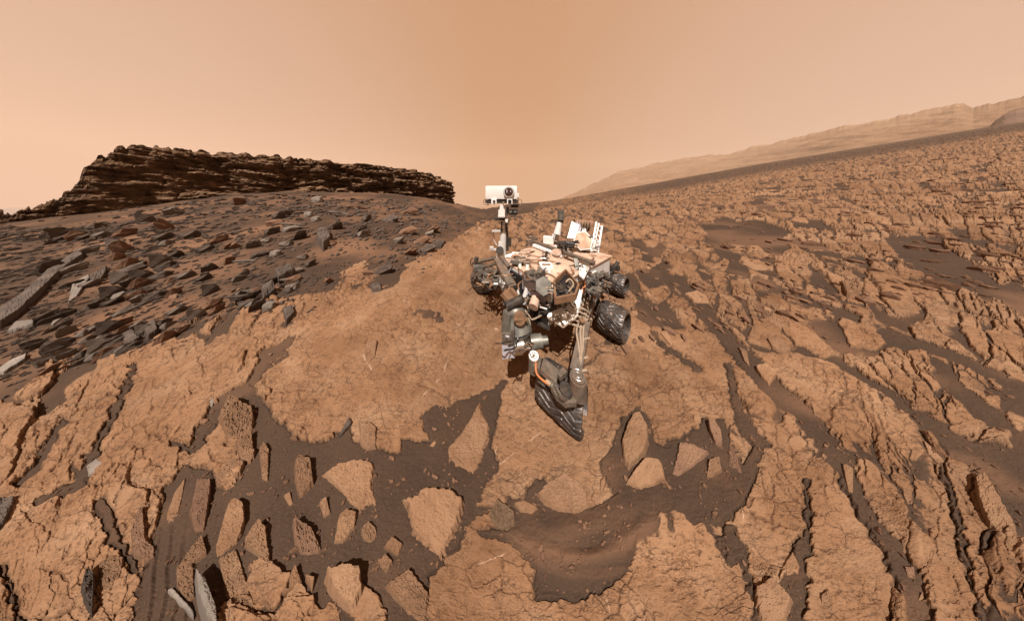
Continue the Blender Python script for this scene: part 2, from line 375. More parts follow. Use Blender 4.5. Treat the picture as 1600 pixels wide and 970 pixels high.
# mineral veins
vein = np.zeros(shape)
VE = [[(560,545),(585,585),(600,620),(612,645),(628,680)],[(700,560),(690,590),(668,610),(652,632)],[(860,665),(838,680),(800,710),(780,725),(765,748)],[(775,690),(776,710)],
      [(995,605),(1005,640),(1012,660),(1022,680)],[(1150,860),(1160,900),(1172,930)],[(700,505),(740,512),(785,516)],[(1180,800),(1200,830),(1215,850)],[(740,880),(780,870),(790,868)],
      [(950,930),(955,960)],[(1160,790),(1168,830)],[(610,480),(630,470),(660,480)],[(655,752),(662,780),(660,800)],[(1000,455),(1030,470)]]
for c in VE:
    for (x1, y1), (x2, y2) in zip(c[:-1], c[1:]):
        w = window(min(x1, x2)-8, max(x1, x2)+8, min(y1, y2)-8, max(y1, y2)+8)
        px = U[w]+wu2[w]*.8; py = V[w]+wv2[w]*.8; ex, ey = x2-x1, y2-y1
        t = np.clip(((px-x1)*ex+(py-y1)*ey)/(ex*ex+ey*ey), 0, 1)
        vein[w] = np.maximum(vein[w], 1-ss(.1, .85, np.hypot(px-x1-t*ex, py-y1-t*ey)))
vein *= rockm*ss(-.1, .3, fbm(A*11, B*11, 3, 222))
dust = np.zeros(shape)
w = window(740, 1200, 700, 960)
dust[w] = .30*np.clip(np.exp(-((dd-112)/13)**2)+.35*ss(.5, 1, rp_), 0, 1)*blob(930, 880, 150, 100)[w]
dust += .35*ss(.1, .6, fbm(A*2, B*2, 3, 444))*(1-rockm)*(.5+.5*ss(1000, 1200, U))
hollow_dark = np.clip(crack*crackon*.75*rockm+.5*pits+.45*ss(.1, -.35, nod)*rough+.5*ss(0, -.45, streak)*left, 0, 1)  # rock colour darkened in cracks, pits and troughs
hollow_dark = np.clip(hollow_dark+.35*ss(.1, .7, fbm(X*.6, Y*.6, 3, 88))*ss(60, 20, R), 0, 1)
tone = np.clip(.5+.45*(INF[ID, 3]-.5)*(1-.6*solid)+.3*(INE[IE, 3]-.5)+.5*fbm(A*1.7, B*1.7, 3, 99), 0, 1)
dust += .38*talus*ss(-.3, .5, fbm(A*1.5, B*3, 4, 446))*(1-rockm)
DISP = z.copy()
Z = gz(X, Y)+z
def disp_at(x, y):
    r = FPX*EYE/max(y, .36); u = 800+FPX*x/max(y, .36)
    i = min(max(int(np.searchsorted(cr, r)), 0), len(cr)-1); j = min(max(int(np.searchsorted(cu, u)), 0), len(cu)-1)
    return float(DISP[i, j])
def ground_at(x, y): return float(gz(np.array(x), np.array(y)))+disp_at(x, y)
def rock_at(u, v):
    i = min(int(np.searchsorted(cr, v-float(hor(u)))), len(cr)-1); j = min(int(np.searchsorted(cu, u)), len(cu)-1); return rockm[i, j]
# carry the sheet on under and behind the camera
xe = X[-1]; ze = Z[-1]; ye = Y[-1, 0]
ex = [(ye*.75, 1.1), (.1, 1.3), (-.2, 1.8), (-.8, 3), (-3, 7), (-12, 20), (-60, 60), (-300, 180)]
Xa = [xe*k for _, k in ex]; Ya = [np.full_like(xe, y_) for y_, _ in ex]; Za = [ze*(1.0-.05*i)+.03*fbm(xe*k*3, np.full_like(xe, y_)*3, 3, 9) for i, (y_, k) in enumerate(ex)]
def ap(a, rows): return np.vstack([a]+[r[None] for r in rows])
zero = [np.zeros_like(xe)]*len(ex)
Xg = ap(X, Xa); Yg = ap(Y, Ya); Zg = ap(Z, Za)
me = grid_mesh('ground', Xg, Yg, Zg, True,
    dict(rock=ap(rockm, [rockm[-1]]*len(ex)), tone=ap(tone, [tone[-1]]*len(ex)), vein=ap(vein, zero), dust=ap(dust, zero), hollow_dark=ap(hollow_dark, zero)),
    uv=(ap(A*1.85, [a/1.85*1.85 for a in Xa]), ap(B*1.85, [np.log(ye)*1.85+(y_-ye) for y_ in Ya])), flip=True)
put('ground', me, None, M['ground'], 'cracked tan bedrock pavement with dark brown sand lying between the slabs', None, None, 'structure')

# ------------------------------------------------------------------ places in the picture turned into places on the land
def at_y(px, py, y): return Vector(((px-800)/FPX*y, y, EYE-(py-HZ)/FPX*y))
def at_z(px, py, z):
    y = FPX*(EYE-z)/(py-HZ); return Vector(((px-800)/FPX*y, y, z))
def at_g(px, py, up=0.0):
    y = FPX*(EYE-up)/max(py-float(hor(px)), .3); x = (px-800)/FPX*y
    for _ in range(4):
        zz = ground_at(x, y)+up
        y = y + .7*(FPX*(EYE-zz)/max(py-HZ, 1)-y) if py-HZ > 20 else y
        x = (px-800)/FPX*y
    return Vector((x, y, ground_at(x, y)+up))

# ------------------------------------------------------------------ the layered cliff on the left
def mesa():
    us = np.arange(-140, 711.6, 1.2)
    s = (us-800)/FPX
    # the foot of the cliff runs along (-16,4.6) -> (-8,19.8)
    t = (s*4.6+16)/(8-15.2*s); x0 = -16+8*t; y0 = 4.6+15.2*t
    top = np.interp(us, [-140,0,25,60,85,96,108,118,130,142,160,185,212,240,300,350,400,450,500,560,600,650,690,706,712], [340,335,331,321,312,303,292,278,262,248,238,228,223,226,233,237,239,244,249,254,257,264,274,283,288])
    lf = 1+1.6*ss(260, 120, us)
    top = top+2.4*lf*fbm(us/9, us*0, 3, 5)+3.2*lf*np.round(fbm(us/17, us*0+4, 2, 6)*3)/3
    n = np.array([.885, -.465]); nh = 150
    zt = EYE+(HZ-top)/FPX*y0
    zb = gz(x0, y0)-.6
    hh = np.linspace(0, 1, nh)[:, None]
    zz = zb+(zt-zb)*hh
    along = (t*17.2)[None, :]+0*zz
    # beds: ledges stand out and recesses go back
    zl = zz+.05*np.sin(along*.5)+.16*fbm(along*.35, zz*.3, 3, 9)-.035*along
    wz = .25*fbm(along*1.2, zl*2, 3, 24)
    bed = pn(zl*2.6+wz, along*.35, 21)*.8+pn(zl*6+wz*3, along*1.1, 22)*.6+pn(zl*15+wz*6, along*2.6, 23)*.30
    bed = np.tanh(bed*3.2)
    blocks = fbm(along*.9, zl*1.8, 4, 31)
    bumpy = fbm(along*5, zl*10, 4, 32)
    joints = np.clip(rid(along*1.3, zl*.5, 3, 35), -1, 1)
    sc = np.clip(y0/7, .5, 2.0)[None, :]*(1-.25*ss(12, 18, y0))[None, :]
    blk_ = np.round(fbm(along*1.6+wz*2, zl*2.2, 2, 38)*4)/4
    out = sc*(.075*bed+.42*blocks+.20*blk_+.075*bumpy+.10*fbm(along*2.2, zl*3.5, 3, 37)-.14*ss(.72, .95, joints)+.20*fbm(along*.25, zz*.4, 2, 36))
    prof = -.30*hh+.16*np.sin(hh*3.14)-.18*ss(.90, 1, hh)+.22*ss(.35, 0, hh)
    out = out+sc*prof
    Xm = x0[None]+n[0]*out; Ym = y0[None]+n[1]*out; Zm = zz+.03*bumpy
    # the top runs back from the edge
    rows = []
    for k, (b_, dz) in enumerate([(.25, .0), (.6, -.25), (1.2, -.9), (2.5, -2.2), (5, -4), (9, -7)]):
        rows.append((Xm[-1]-n[0]*b_*np.clip(y0/8, .4, 1), Ym[-1]-n[1]*b_*np.clip(y0/8, .4, 1)*.4, Zm[-1]+dz*np.clip(y0/8, .3, 1)+.03*fbm(us/6, us*0+k, 2, 40)))
    Xm = np.vstack([Xm]+[r[0] for r in rows]); Ym = np.vstack([Ym]+[r[1] for r in rows]); Zm = np.vstack([Zm]+[r[2] for r in rows])
    # right end turns back out of sight
    ec = []
    for k in (.6, 2, 5, 9):
        ec.append((Xm[:, -1]-.62*k-.05, Ym[:, -1]+k*.8, Zm[:, -1]-.05*k+.05*fbm(Zm[:, -1]*4, Zm[:, -1]*0+k, 3, 44)))
    Xm = np.hstack([Xm]+[c[0][:, None] for c in ec]); Ym = np.hstack([Ym]+[c[1][:, None] for c in ec]); Zm = np.hstack([Zm]+[c[2][:, None] for c in ec])
    me = grid_mesh('cliff', Xm, Ym, Zm, False)
    m, tr, b = newmat('layered_cliff_rock', .92, 0, .12); o = obj_co(tr)
    mp = tr.nodes.new('ShaderNodeMapping'); mp.inputs['Scale'].default_value = (.35, .35, 5); tr.links.new(o, mp.inputs[0])
    n1 = noise(tr, mp.outputs[0], 1.6, 8, .65); n2 = noise(tr, o, 5, 8, .7); n3 = noise(tr, o, .5, 4, .5)
    c = ramp(tr, n1, [(.32, (.075, .043, .025)), (.5, (.135, .080, .046)), (.68, (.24, .152, .090))])
    c = mixc(tr, ramp(tr, n3, [(.4, (0, 0, 0)), (.7, (.7, .7, .7))]), c, (.16, .088, .045))
    c = mixc(tr, 1.0, c, ramp(tr, n2, [(.35, (.5, .5, .5)), (.6, (1.15, 1.15, 1.15))]), 'MULTIPLY')
    tr.links.new(c, b.inputs['Base Color']); bump(tr, b, math_(tr, 'ADD', n1, math_(tr, 'MULTIPLY', n2, .6)), .9, .12)
    o = put('mesa_hill', me, None, m, 'dark brown layered cliff of thin beds standing above the rocky sand slope', None, None, 'structure')
mesa()

# ------------------------------------------------------------------ the hazy mountain on the right and the dark hill before it
def mountain(name, us, topv, basev, y0, y1, seed, cols, amp, label, n=70, rscale=1.0, ydist=([0, 1], [1, 1])):
    u = np.arange(us[0], us[-1], 2.0); tv = np.interp(u, us, topv); bv = np.interp(u, us, basev)
    tn = amp*fbm(u/34, u*0, 5, seed, .6)
    k = np.linspace(0, 1, n)[:, None]
    prof = k**.85
    yd = np.interp(np.concatenate([u[0]-np.arange(60, 0, -1)*2, u, u[-1]+np.arange(1, 61)*2]), ydist[0], ydist[1]); yd = np.convolve(yd, np.hanning(121)/np.hanning(121).sum(), 'valid')
    y = (y0+(y1-y0)*k)*yd[None]
    v = bv+(tv-bv)*prof+tn[None]*k**7+2.0*fbm(u[None]/50, k*7, 4, seed+9)*np.sin(k*3.14)
    rel = fbm(u[None]/70*rscale+k*4.5, k*9+u[None]*.02, 6, seed+3, .62)
    x = (u[None]-800)/FPX*y
    zz = EYE+(HZ-v)/FPX*y + rel*y*.018*np.sin(k*3.14)
    back = [(1.04, .95), (1.1, .7), (1.15, .4)]
    x = np.vstack([x]+[x[-1]*a for a, _ in back]); zt = zz[-1]; ybk = [y[-1]*a for a, _ in back]
    zz = np.vstack([zz]+[zt*f for _, f in back]); y = np.vstack([y]+ybk)
    me = grid_mesh(name, x, y, zz, True)
    m, t, b = newmat(name+'_rock', .95, 0, .05); o = obj_co(t)
    sc = 1.0/(y1*.18)
    n1 = noise(t, o, sc, 8, .65); n2 = noise(t, o, sc*6, 8, .7)
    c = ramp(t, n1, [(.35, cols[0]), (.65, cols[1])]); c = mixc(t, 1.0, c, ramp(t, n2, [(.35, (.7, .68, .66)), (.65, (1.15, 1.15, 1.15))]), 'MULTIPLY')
    t.links.new(c, b.inputs['Base Color']); bump(t, b, n2, .5, y1*.004)
    put(name, me, None, m, label, None, None, 'structure')
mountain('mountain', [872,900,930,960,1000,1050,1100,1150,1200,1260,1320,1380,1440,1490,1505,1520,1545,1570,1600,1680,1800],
         [312,300,286,272,260,250,244,238,224,212,197,188,174,163,162,168,162,158,150,140,128], [320,316,312,308,300,292,282,274,266,254,242,232,222,214,212,210,207,204,200,190,180],
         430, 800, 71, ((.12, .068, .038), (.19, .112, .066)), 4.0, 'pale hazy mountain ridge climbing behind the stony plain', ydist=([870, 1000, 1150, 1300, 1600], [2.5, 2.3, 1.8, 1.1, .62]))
mountain('dark_hill', [1180,1300,1440,1540,1556,1570,1588,1600,1640,1700,1800], [262,246,222,204,188,178,170,168,166,170,178], [266,252,232,216,210,206,203,201,196,186,176],
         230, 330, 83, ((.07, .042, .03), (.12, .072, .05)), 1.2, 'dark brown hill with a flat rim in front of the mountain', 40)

hz_ = bpy.data.meshes.new('haze'); hb_ = bmesh.new(); bmesh.ops.create_cube(hb_, size=1)
for v in hb_.verts: v.co = Vector((v.co.x*9600, 900+v.co.y*2900, 345+v.co.z*730))
hb_.to_mesh(hz_); hb_.free()
hm = bpy.data.materials.new('dust_haze'); hm.use_nodes = True; t = hm.node_tree; t.nodes.clear()
vo = t.nodes.new('ShaderNodeVolumePrincipled'); om = t.nodes.new('ShaderNodeOutputMaterial'); t.links.new(vo.outputs[0], om.inputs['Volume'])
vo.inputs['Color'].default_value = (.95, .72, .52, 1); vo.inputs['Density'].default_value = HAZE
put('haze', hz_, None, hm, 'thin tan dust haze in the air over the plain', None, None, 'stuff')

# ------------------------------------------------------------------ loose stones traced on the land
def stone(poly, h, mat, label, cat='rock', rough=.35, tilt=(0, 0), layers=0.0, dome=.12, tall=0.0, seed=None, name='rock', group=None):
    sd_ = seed if seed is not None else int(sum(p[0]*3+p[1]*7 for p in poly)) % 9973
    xs = [p[0] for p in poly]; ys = [p[1] for p in poly]; size = max(max(xs)-min(xs), max(ys)-min(ys))
    mn = min(max(xs)-min(xs), max(ys)-min(ys))
    st = max(.45, min(.9, size/60)); cx = (max(xs)+min(xs))/2; cy = (max(ys)+min(ys))/2
    u, v = np.meshgrid(np.arange(min(xs)-6, max(xs)+6, st), np.arange(min(ys)-6, max(ys)+6, st))
    k = 9.0/mn if mn > 0 else 1
    n0 = fbm(u*.09*max(k, .5), v*.09*max(k, .5), 4, sd_); n1 = fbm(u*.13, v*.13, 2, sd_+5, .4); n1b = fbm(u*.13, v*.13, 2, sd_+9, .4)
    mn = 2*max(2.0, float((-sdf(u, v, poly)).max())); uw = u+n1*mn*.03; vw = v+n1b*mn*.03
    d = -sdf(uw, vw, poly)
    ew = mn*.10
    prof = ss(-.1, 1, d/ew)
    inner = np.clip(d/(mn*.5), 0, 1)
    h = h*(.55 if h < .07 else .62)*(.55 if min(xs) > 1000 and min(ys) < 500 else 1)*(.5 if min(xs) > 1120 and min(ys) > 480 else 1)*(.6 if max(xs) < 200 and min(ys) > 700 else 1)*(.62 if 200 < min(xs) < 450 and min(ys) > 700 and mat != 'grey' else 1); sy = max(ys)-min(ys)
    hh = h*(1-dome+dome*np.sqrt(inner)+tilt[0]*(u-cx)/size+tilt[1]*(v-cy)/size-1.0*np.clip((v-cy)/sy, -.5, .62)*(1-tall))
    tex = min(1.2, rough)*max(h, .03)*(.30*n0+.26*(rid(u*.13, v*.13, 3, sd_+2)-.45)+.12*fbm(u*.45, v*.45, 2, sd_+7))
    if layers:
        q = (u*.8+v*.3)/size*layers*6; tex = tex+h*.16*layers*np.tanh(3*pn(q, v*.02, sd_+4))
    top = np.maximum(hh+tex*ss(0, 1, inner*3), h*.1)
    hd = hor(u); y = FPX*(EYE-h)/(v-hd); x = (u-800)/FPX*y
    prof2 = prof
    zz = gz(x, y)+top*prof2-.06*(d <= 0)-.01
    c = np.mean([ (float(a), float(b_)) for a, b_ in zip(x[d > 0], y[d > 0])], axis=0) if (d > 0).any() else (0, 0)
    zc = float(gz(np.array(c[0]), np.array(c[1]))); dz = disp_at(*c)
    dz = min(dz, .025) if y.mean() < 3 else dz
    keep = (d > -2.2*st)
    me = grid_mesh(name, x-c[0], y-c[1], zz-zc, rough < .5, keep=keep, flip=True, uv=(x, 1.85*np.log(y)))
    o = put(name, me, None, M['u_'+mat], label, cat, group); o.location = (c[0], c[1], zc+dz*.7)
    return o
ST = [
 ([(749,622),(754,630),(755,643),(766,658),(767,675),(759,697),(755,716),(741,737),(712,727),(698,707),(698,694),(720,671),(735,647)], .055, 'tan', 'arrowhead shaped flat tan slab in the dark sand left of the front wheel', .5, (0,0), 0),
 ([(624,768),(643,771),(663,757),(681,758),(704,759),(721,771),(729,776),(723,802),(711,828),(689,864),(662,842),(643,825),(639,802),(631,780)], .075, 'tan', 'large smooth wedge slab tapering downwards with a crumbling upper rim', .30, (.1,-.2), 0),
 ([(761,802),(775,776),(790,785),(806,795),(806,816),(783,821),(771,814)], .06, 'olive', 'drab brown layered stone with upright splinters beside the dune sand', 1.2, (0,0), 1.2),
 ([(802,783),(818,778),(842,789),(832,799),(813,795)], .045, 'tan', 'thin crescent stone under the black gap above the dune', .5, (0,0), 0),
 ([(837,764),(856,747),(880,735),(905,747),(915,750),(922,778),(905,791),(870,788),(850,778)], .07, 'lumpy', 'rough tan block at the upper edge of the rippled dune', .7, (0,-.2), 0),
 ([(600,906),(640,882),(671,918),(671,944),(664,968),(636,949),(615,925)], .05, 'lumpy', 'pitted slab with a pale vein along its upper left edge', .8, (0,0), 0),
 ([(1001,641),(1014,662),(1014,681),(1007,701),(981,722),(973,705),(970,681),(979,656),(990,643)], .11, 'tan', 'tall leaning boulder with a broad smooth face and black shadow at its left', .35, (.3,.1), 0),
 ([(975,746),(994,724),(1009,712),(1031,716),(1038,724),(1041,741),(1022,750),(1001,755)], .08, 'tan', 'broad low boulder just below the tall leaning boulder', .4, (0,-.3), 0),
 ([(1061,686),(1088,692),(1112,703),(1097,712),(1076,729),(1054,744),(1048,738)], .05, 'brown', 'triangular brown slab above the sand right of the broad low boulder', .6, (0,-.2), 0),
 ([(1102,737),(1108,713),(1125,711),(1129,728),(1114,738)], .06, 'lumpy', 'notched stone with a bright pale edge above the dune sand', .8, (0,0), 0),
 ([(937,762),(938,748),(945,741),(947,750),(940,765)], .05, 'tan', 'pale pointed oval pebble standing in dark grit', .1, (0,0), 0),
 ([(944,767),(951,765),(954,770),(950,775),(945,774)], .02, 'tan', 'small whitish pebble just below the pointed oval one', .2, (0,0), 0),
 ([(1105,655),(1116,654),(1128,669),(1130,693),(1117,686),(1108,669)], .07, 'brown', 'long rounded grey brown stone leaning towards lower right above the triangular slab', .4, (-.3,0), 0),
 ([(1083,650),(1089,647),(1095,650),(1096,657),(1090,661),(1084,658)], .035, 'tan', 'round flat cobble left of the long rounded stone', .3, (0,0), 0),
 ([(1138,688),(1149,697),(1162,739),(1149,731),(1138,724)], .05, 'brown', 'narrow splinter slab pointing down at the sand channel', .6, (0,0), 0),
 ([(292,739),(283,783),(275,811),(257,820),(260,797),(272,764)], .05, 'tan', 'long thin tan slab pointing upward in the left sand channel', .4, (-.3,0), 0),
 ([(306,746),(329,747),(331,758),(320,820),(303,822),(295,792)], .11, 'brown', 'upright brown block with a straight black shadow on its right', .5, (.2,0), 0),
 ([(367,775),(381,783),(384,811),(373,839),(336,870),(335,845),(347,806),(356,781)], .10, 'tan', 'tall tan boulder with a dark right face beside the long splinter rock', .5, (.3,0), 0),
 ([(339,872),(370,853),(384,895),(400,950),(395,985),(356,985),(350,923)], .05, 'lumpy', 'reddish slab crossed by a white vein at the bottom', .8, (.2,0), 0),
 ([(392,820),(406,807),(417,822),(423,867),(423,884),(414,886),(400,859),(381,847),(381,836)], .10, 'lumpy', 'long splinter rock with a ragged crest in the middle of the sand', .9, (.3,0), .5),
 ([(459,717),(467,706),(487,714),(492,744),(467,767),(459,736)], .08, 'lumpy', 'upright pointed nodular rock left of the flat pale plate', .9, (0,0), 0),
 ([(456,808),(467,808),(489,820),(503,845),(500,853),(470,853),(459,836)], .07, 'brown', 'brown knobbly rock with spiky top in open sand', 1.3, (0,0), 0),
 ([(528,803),(540,793),(559,796),(556,817),(537,839),(520,842)], .06, 'tan', 'leaf shaped stone leaning to the upper right', .6, (-.2,0), 0),
 ([(566,818),(576,813),(588,820),(590,832),(580,842),(568,838),(563,828)], .05, 'lumpy', 'round nodular rock right of the leaf shaped stone', 1.2, (0,0), 0),
 ([(303,878),(322,895),(339,939),(342,975),(322,956),(309,923)], .15, 'grey', 'tall grey green blade of rock standing upright', .15, (-.2,0), 0),
 ([(317,831),(325,861),(303,878),(306,923),(295,939),(275,912),(274,884),(295,856)], .07, 'lumpy', 'reddish pitted slab left of the grey green blade', .9, (0,0), 0),
 ([(261,917),(270,914),(303,950),(304,964)], .05, 'grey', 'thin grey sliver of rock pointing at the rippled sand', .2, (0,0), 0),
 ([(203,820),(214,792),(225,789),(228,834),(242,845),(243,861),(231,867),(206,856)], .10, 'brown', 'dark hollowed brown rock with a curved lower lip', .7, (.2,0), 0),
 ([(506,889),(534,884),(565,886),(567,911),(553,937),(534,931),(512,906)], .09, 'tan', 'squarish tan block with a black shadow behind its top edge', .45, (0,-.2), 0),
 ([(398,914),(450,917),(453,895),(462,881),(473,909),(442,925),(406,939)], .05, 'tan', 'curved tan ledge cradling small pebbles', .5, (0,0), 0),
 ([(476,895),(492,898),(488,914)], .06, 'tan', 'little pyramid stone left of the squarish block', .2, (0,0), 0),
 ([(442,770),(453,765),(459,781),(452,786)], .05, 'tan', 'smooth reddish lump below the pointed nodular rock', .2, (0,0), 0),
 ([(356,717),(384,722),(373,742),(339,758),(334,747)], .07, 'lumpy', 'rugged tan rock above the tall dark faced boulder', .8, (0,0), 0),
 ([(370,695),(400,700),(392,717),(373,711)], .07, 'lumpy', 'small rugged rock between two nodular boulders', .8, (0,0), 0),
 ([(340,638),(357,614),(397,630),(399,657),(373,676),(349,673)], .11, 'lumpy', 'largest nodular boulder at the left end of the big rock plate', 1.1, (0,0), .4),
 ([(367,684),(394,668),(399,708),(375,716)], .08, 'lumpy', 'nodular boulder directly below the largest one', 1.0, (0,0), 0),
 ([(134,724),(150,712),(161,719),(155,735),(137,740)], .05, 'grey', 'smooth pale grey oval stone on the streaked bedrock', .1, (0,0), 0),
 ([(332,606),(335,622),(332,632),(326,630),(329,614)], .03, 'grey', 'small bone shaped grey stone above the largest nodular boulder', .1, (0,0), 0),
 ([(222,507),(243,491),(247,512),(231,523)], .13, 'dark', 'dark square block standing on the edge of the sand slope', .3, (0,0), 0),
 ([(185,520),(206,509),(220,525),(201,536)], .10, 'dark', 'dark block with a pale broken face left of the square block', .5, (0,0), 0),
 ([(8,517),(24,499),(54,496),(52,504),(27,512)], .07, 'grey', 'pale grey pointed slab at the left edge of the slope', .15, (0,0), 0),
 ([(78,504),(94,483),(105,480),(102,491),(83,505)], .05, 'grey', 'narrow pale grey slab right of the pointed one', .15, (0,0), 0),
 ([(-8,575),(16,558),(42,547),(40,558),(5,580)], .07, 'grey', 'long grey slab at the left border below the pointed slab', .2, (0,0), 0),
 ([(73,418),(122,385),(132,395),(92,424),(33,480),(0,503),(-10,500),(-10,482),(33,454)], .16, 'dark', 'very long dark ledge running down the slope at the left', .35, (0,0), 0),
 ([(139,428),(168,411),(165,424),(158,434),(142,438)], .12, 'dark', 'dark rough block right of the very long ledge', .8, (0,0), .6),
 ([(105,472),(112,440),(138,425),(142,432),(120,462)], .08, 'grey', 'grey striped slab below the dark rough block', .4, (0,0), .8),
 ([(160,478),(190,440),(196,455),(186,463)], .08, 'grey', 'leaning grey wedge in the middle of the left slope', .2, (0,0), 0),
 ([(260,468),(270,446),(280,452),(277,462)], .07, 'brown', 'pale brown lump on the slope above the square block', .3, (0,0), 0),
 ([(139,878),(147,889),(147,923),(145,950),(134,936),(125,911),(131,889)], .14, 'dark', 'dark upright blade with vertical grooves near the lower left corner', .5, (.2,0), 1.2),
 ([(152,878),(173,864),(195,867),(192,892),(161,935),(153,911)], .05, 'lumpy', 'pointed nodular slab right of the grooved blade', .9, (0,0), 0),
 ([(-8,773),(25,770),(22,783),(8,811),(-8,825)], .10, 'dark', 'dark olive rock cut off by the left border', .5, (0,0), .8),
 ([(1522,742),(1539,733),(1564,771),(1589,813),(1594,841),(1572,837),(1543,809),(1526,771)], .13, 'tan', 'long raised slab with a layered shaded side near the right border', .4, (.3,0), .3),
 ([(1441,682),(1458,695),(1477,714),(1467,718),(1450,704)], .08, 'tan', 'narrow leaf slab beside the black crevice on the right', .3, (.2,0), 0),
 ([(1315,720),(1334,729),(1334,767),(1325,763),(1319,742)], .07, 'tan', 'small upright bone shaped stone in the right sand channel', .4, (0,0), 0),
 ([(1408,839),(1416,832),(1424,851),(1416,866),(1408,860)], .06, 'lumpy', 'egg shaped layered stone in the right sand channel', .5, (0,0), .8),
 ([(1412,758),(1425,763),(1429,797),(1420,792),(1410,771)], .05, 'tan', 'flat teardrop stone above the egg shaped one', .3, (0,0), 0),
 ([(1425,750),(1446,750),(1454,767),(1437,773)], .04, 'tan', 'flat four cornered stone right of the teardrop stone', .3, (0,0), 0),
 ([(1177,915),(1209,898),(1241,932),(1226,965),(1192,975),(1180,940)], .09, 'tan', 'tan block with a shadowed left side near the bottom edge', .45, (.1,0), 0),
 ([(1213,894),(1239,856),(1251,881),(1243,927)], .05, 'tan', 'diamond shaped slab right above the shadowed block', .3, (0,0), 0),
 ([(1281,927),(1296,915),(1302,940),(1294,972),(1283,965)], .05, 'lumpy', 'small long slab at the bottom edge right of the sand hollow', .6, (0,0), 0),
 ([(1412,881),(1429,881),(1431,898),(1420,900)], .05, 'brown', 'dark little rock with a shadow below the egg shaped stone', .4, (0,0), 0),
 ([(1433,932),(1441,919),(1446,932)], .05, 'tan', 'triangular chip at the bottom of the right sand channel', .2, (0,0), 0),
 ([(1067,456),(1090,451),(1104,458),(1110,472),(1084,470)], .13, 'tan', 'undercut stone with a black shadow right of the middle wheel', .4, (0,0), 0),
 ([(1179,568),(1197,565),(1217,577),(1202,598),(1185,580)], .12, 'tan', 'kite shaped raised slab in the middle of the right sand channel', .4, (0,0), 0),
 ([(1197,528),(1220,531),(1237,545),(1225,551),(1205,542)], .10, 'lumpy', 'raised brown slab right above the kite shaped slab', .5, (0,0), 0),
 ([(1031,519),(1042,513),(1052,534),(1047,536)], .05, 'tan', 'small upright slab lying in a hollow right of the wheels', .2, (0,0), 0),
 ([(1185,499),(1208,490),(1225,505),(1220,519),(1197,519)], .13, 'lumpy', 'rounded nodular boulder on the right field of slabs', 1.0, (0,0), 0),
 ([(1153,539),(1168,548),(1173,571),(1162,560)], .10, 'lumpy', 'narrow jagged slab left of the kite shaped slab', .6, (0,0), 0),
 ([(1312,435),(1345,428),(1347,450),(1322,458)], .22, 'lumpy', 'squat nodular block below the dark sand hollow on the right', 1.0, (0,0), 0),
 ([(570,535),(590,528),(588,552),(575,565),(570,562)], .05, 'lumpy', 'loose stone lying in a hollow of the big rock plate', .6, (0,0), 0),
 ([(440,478),(457,475),(461,487),(447,502)], .11, 'dark', 'dark pointed rock alone at the upper left of the big rock plate', .4, (0,0), 0),
 ([(527,680),(545,647),(550,657),(535,675)], .06, 'dark', 'dark spindle shaped rock at the lower edge of the big plate', .3, (0,0), 0),
 ([(494,354),(512,351),(518,368),(505,378),(494,366)], .35, 'dark', 'dark cube of rock alone on the bare sand slope', .4, (0,0), 0),
 ([(427,418),(454,408),(462,418),(435,432)], .22, 'dark', 'dark wedge of layered rock at the foot of the slope', .5, (0,0), .6),
 ([(408,442),(427,433),(432,448),(408,469)], .18, 'dark', 'dark block with grooved sides at the lower left of the layered wedge', .5, (0,0), .8),
 ([(577,442),(593,437),(597,448),(582,450)], .12, 'dark', 'dark rock at the upper edge of the big rock plate', .5, (0,0), 0),
 ([(679,371),(697,374),(690,383),(681,382)], .14, 'dark', 'dark flat faced rock where the slope meets the pale bedrock', .3, (0,0), 0),
 ([(671,694),(679,686),(682,690),(676,698)], .03, 'tan', 'small loose stone with a black shadow left of the arrowhead slab', .3, (0,0), 0),
]
ST += [([(501,736),(528,717),(562,712),(587,717),(584,756),(595,792),(587,811),(559,817),(556,792),(545,784),(534,767)], .045, 'tan', 'broad flat cracked plate right of the pointed nodular rock', .6, (0,0), 0),
 ([(560,657),(575,655),(590,665),(588,695),(575,698),(563,690)], .05, 'lumpy', 'knobbly plate at the lower rim of the big rock plate', .9, (0,0), 0),
 ([(598,850),(612,836),(630,845),(622,862)], .05, 'tan', 'jagged little slab left of the large wedge slab', .5, (0,0), 0),
 ([(588,872),(602,862),(614,872),(604,887)], .05, 'lumpy', 'lumpy stone just below the jagged little slab', .8, (0,0), 0),
 ([(404,700),(412,688),(421,700),(419,745),(409,742)], .06, 'lumpy', 'dark knobbly spine of rock left of the pointed nodular rock', 1.1, (0,0), 0),
 ([(498,780),(510,773),(517,795),(506,802)], .05, 'lumpy', 'small knobbly rock below the broad flat cracked plate', .9, (0,0), 0)]
for p, h, mt, lb, ro, ti, la in ST:
    stone(p, h, mt, lb, rough=ro, tilt=ti, layers=la, tall=1.0 if (mt in ('dark', 'grey') or min(q[1] for q in p) < 500) else 0.0)

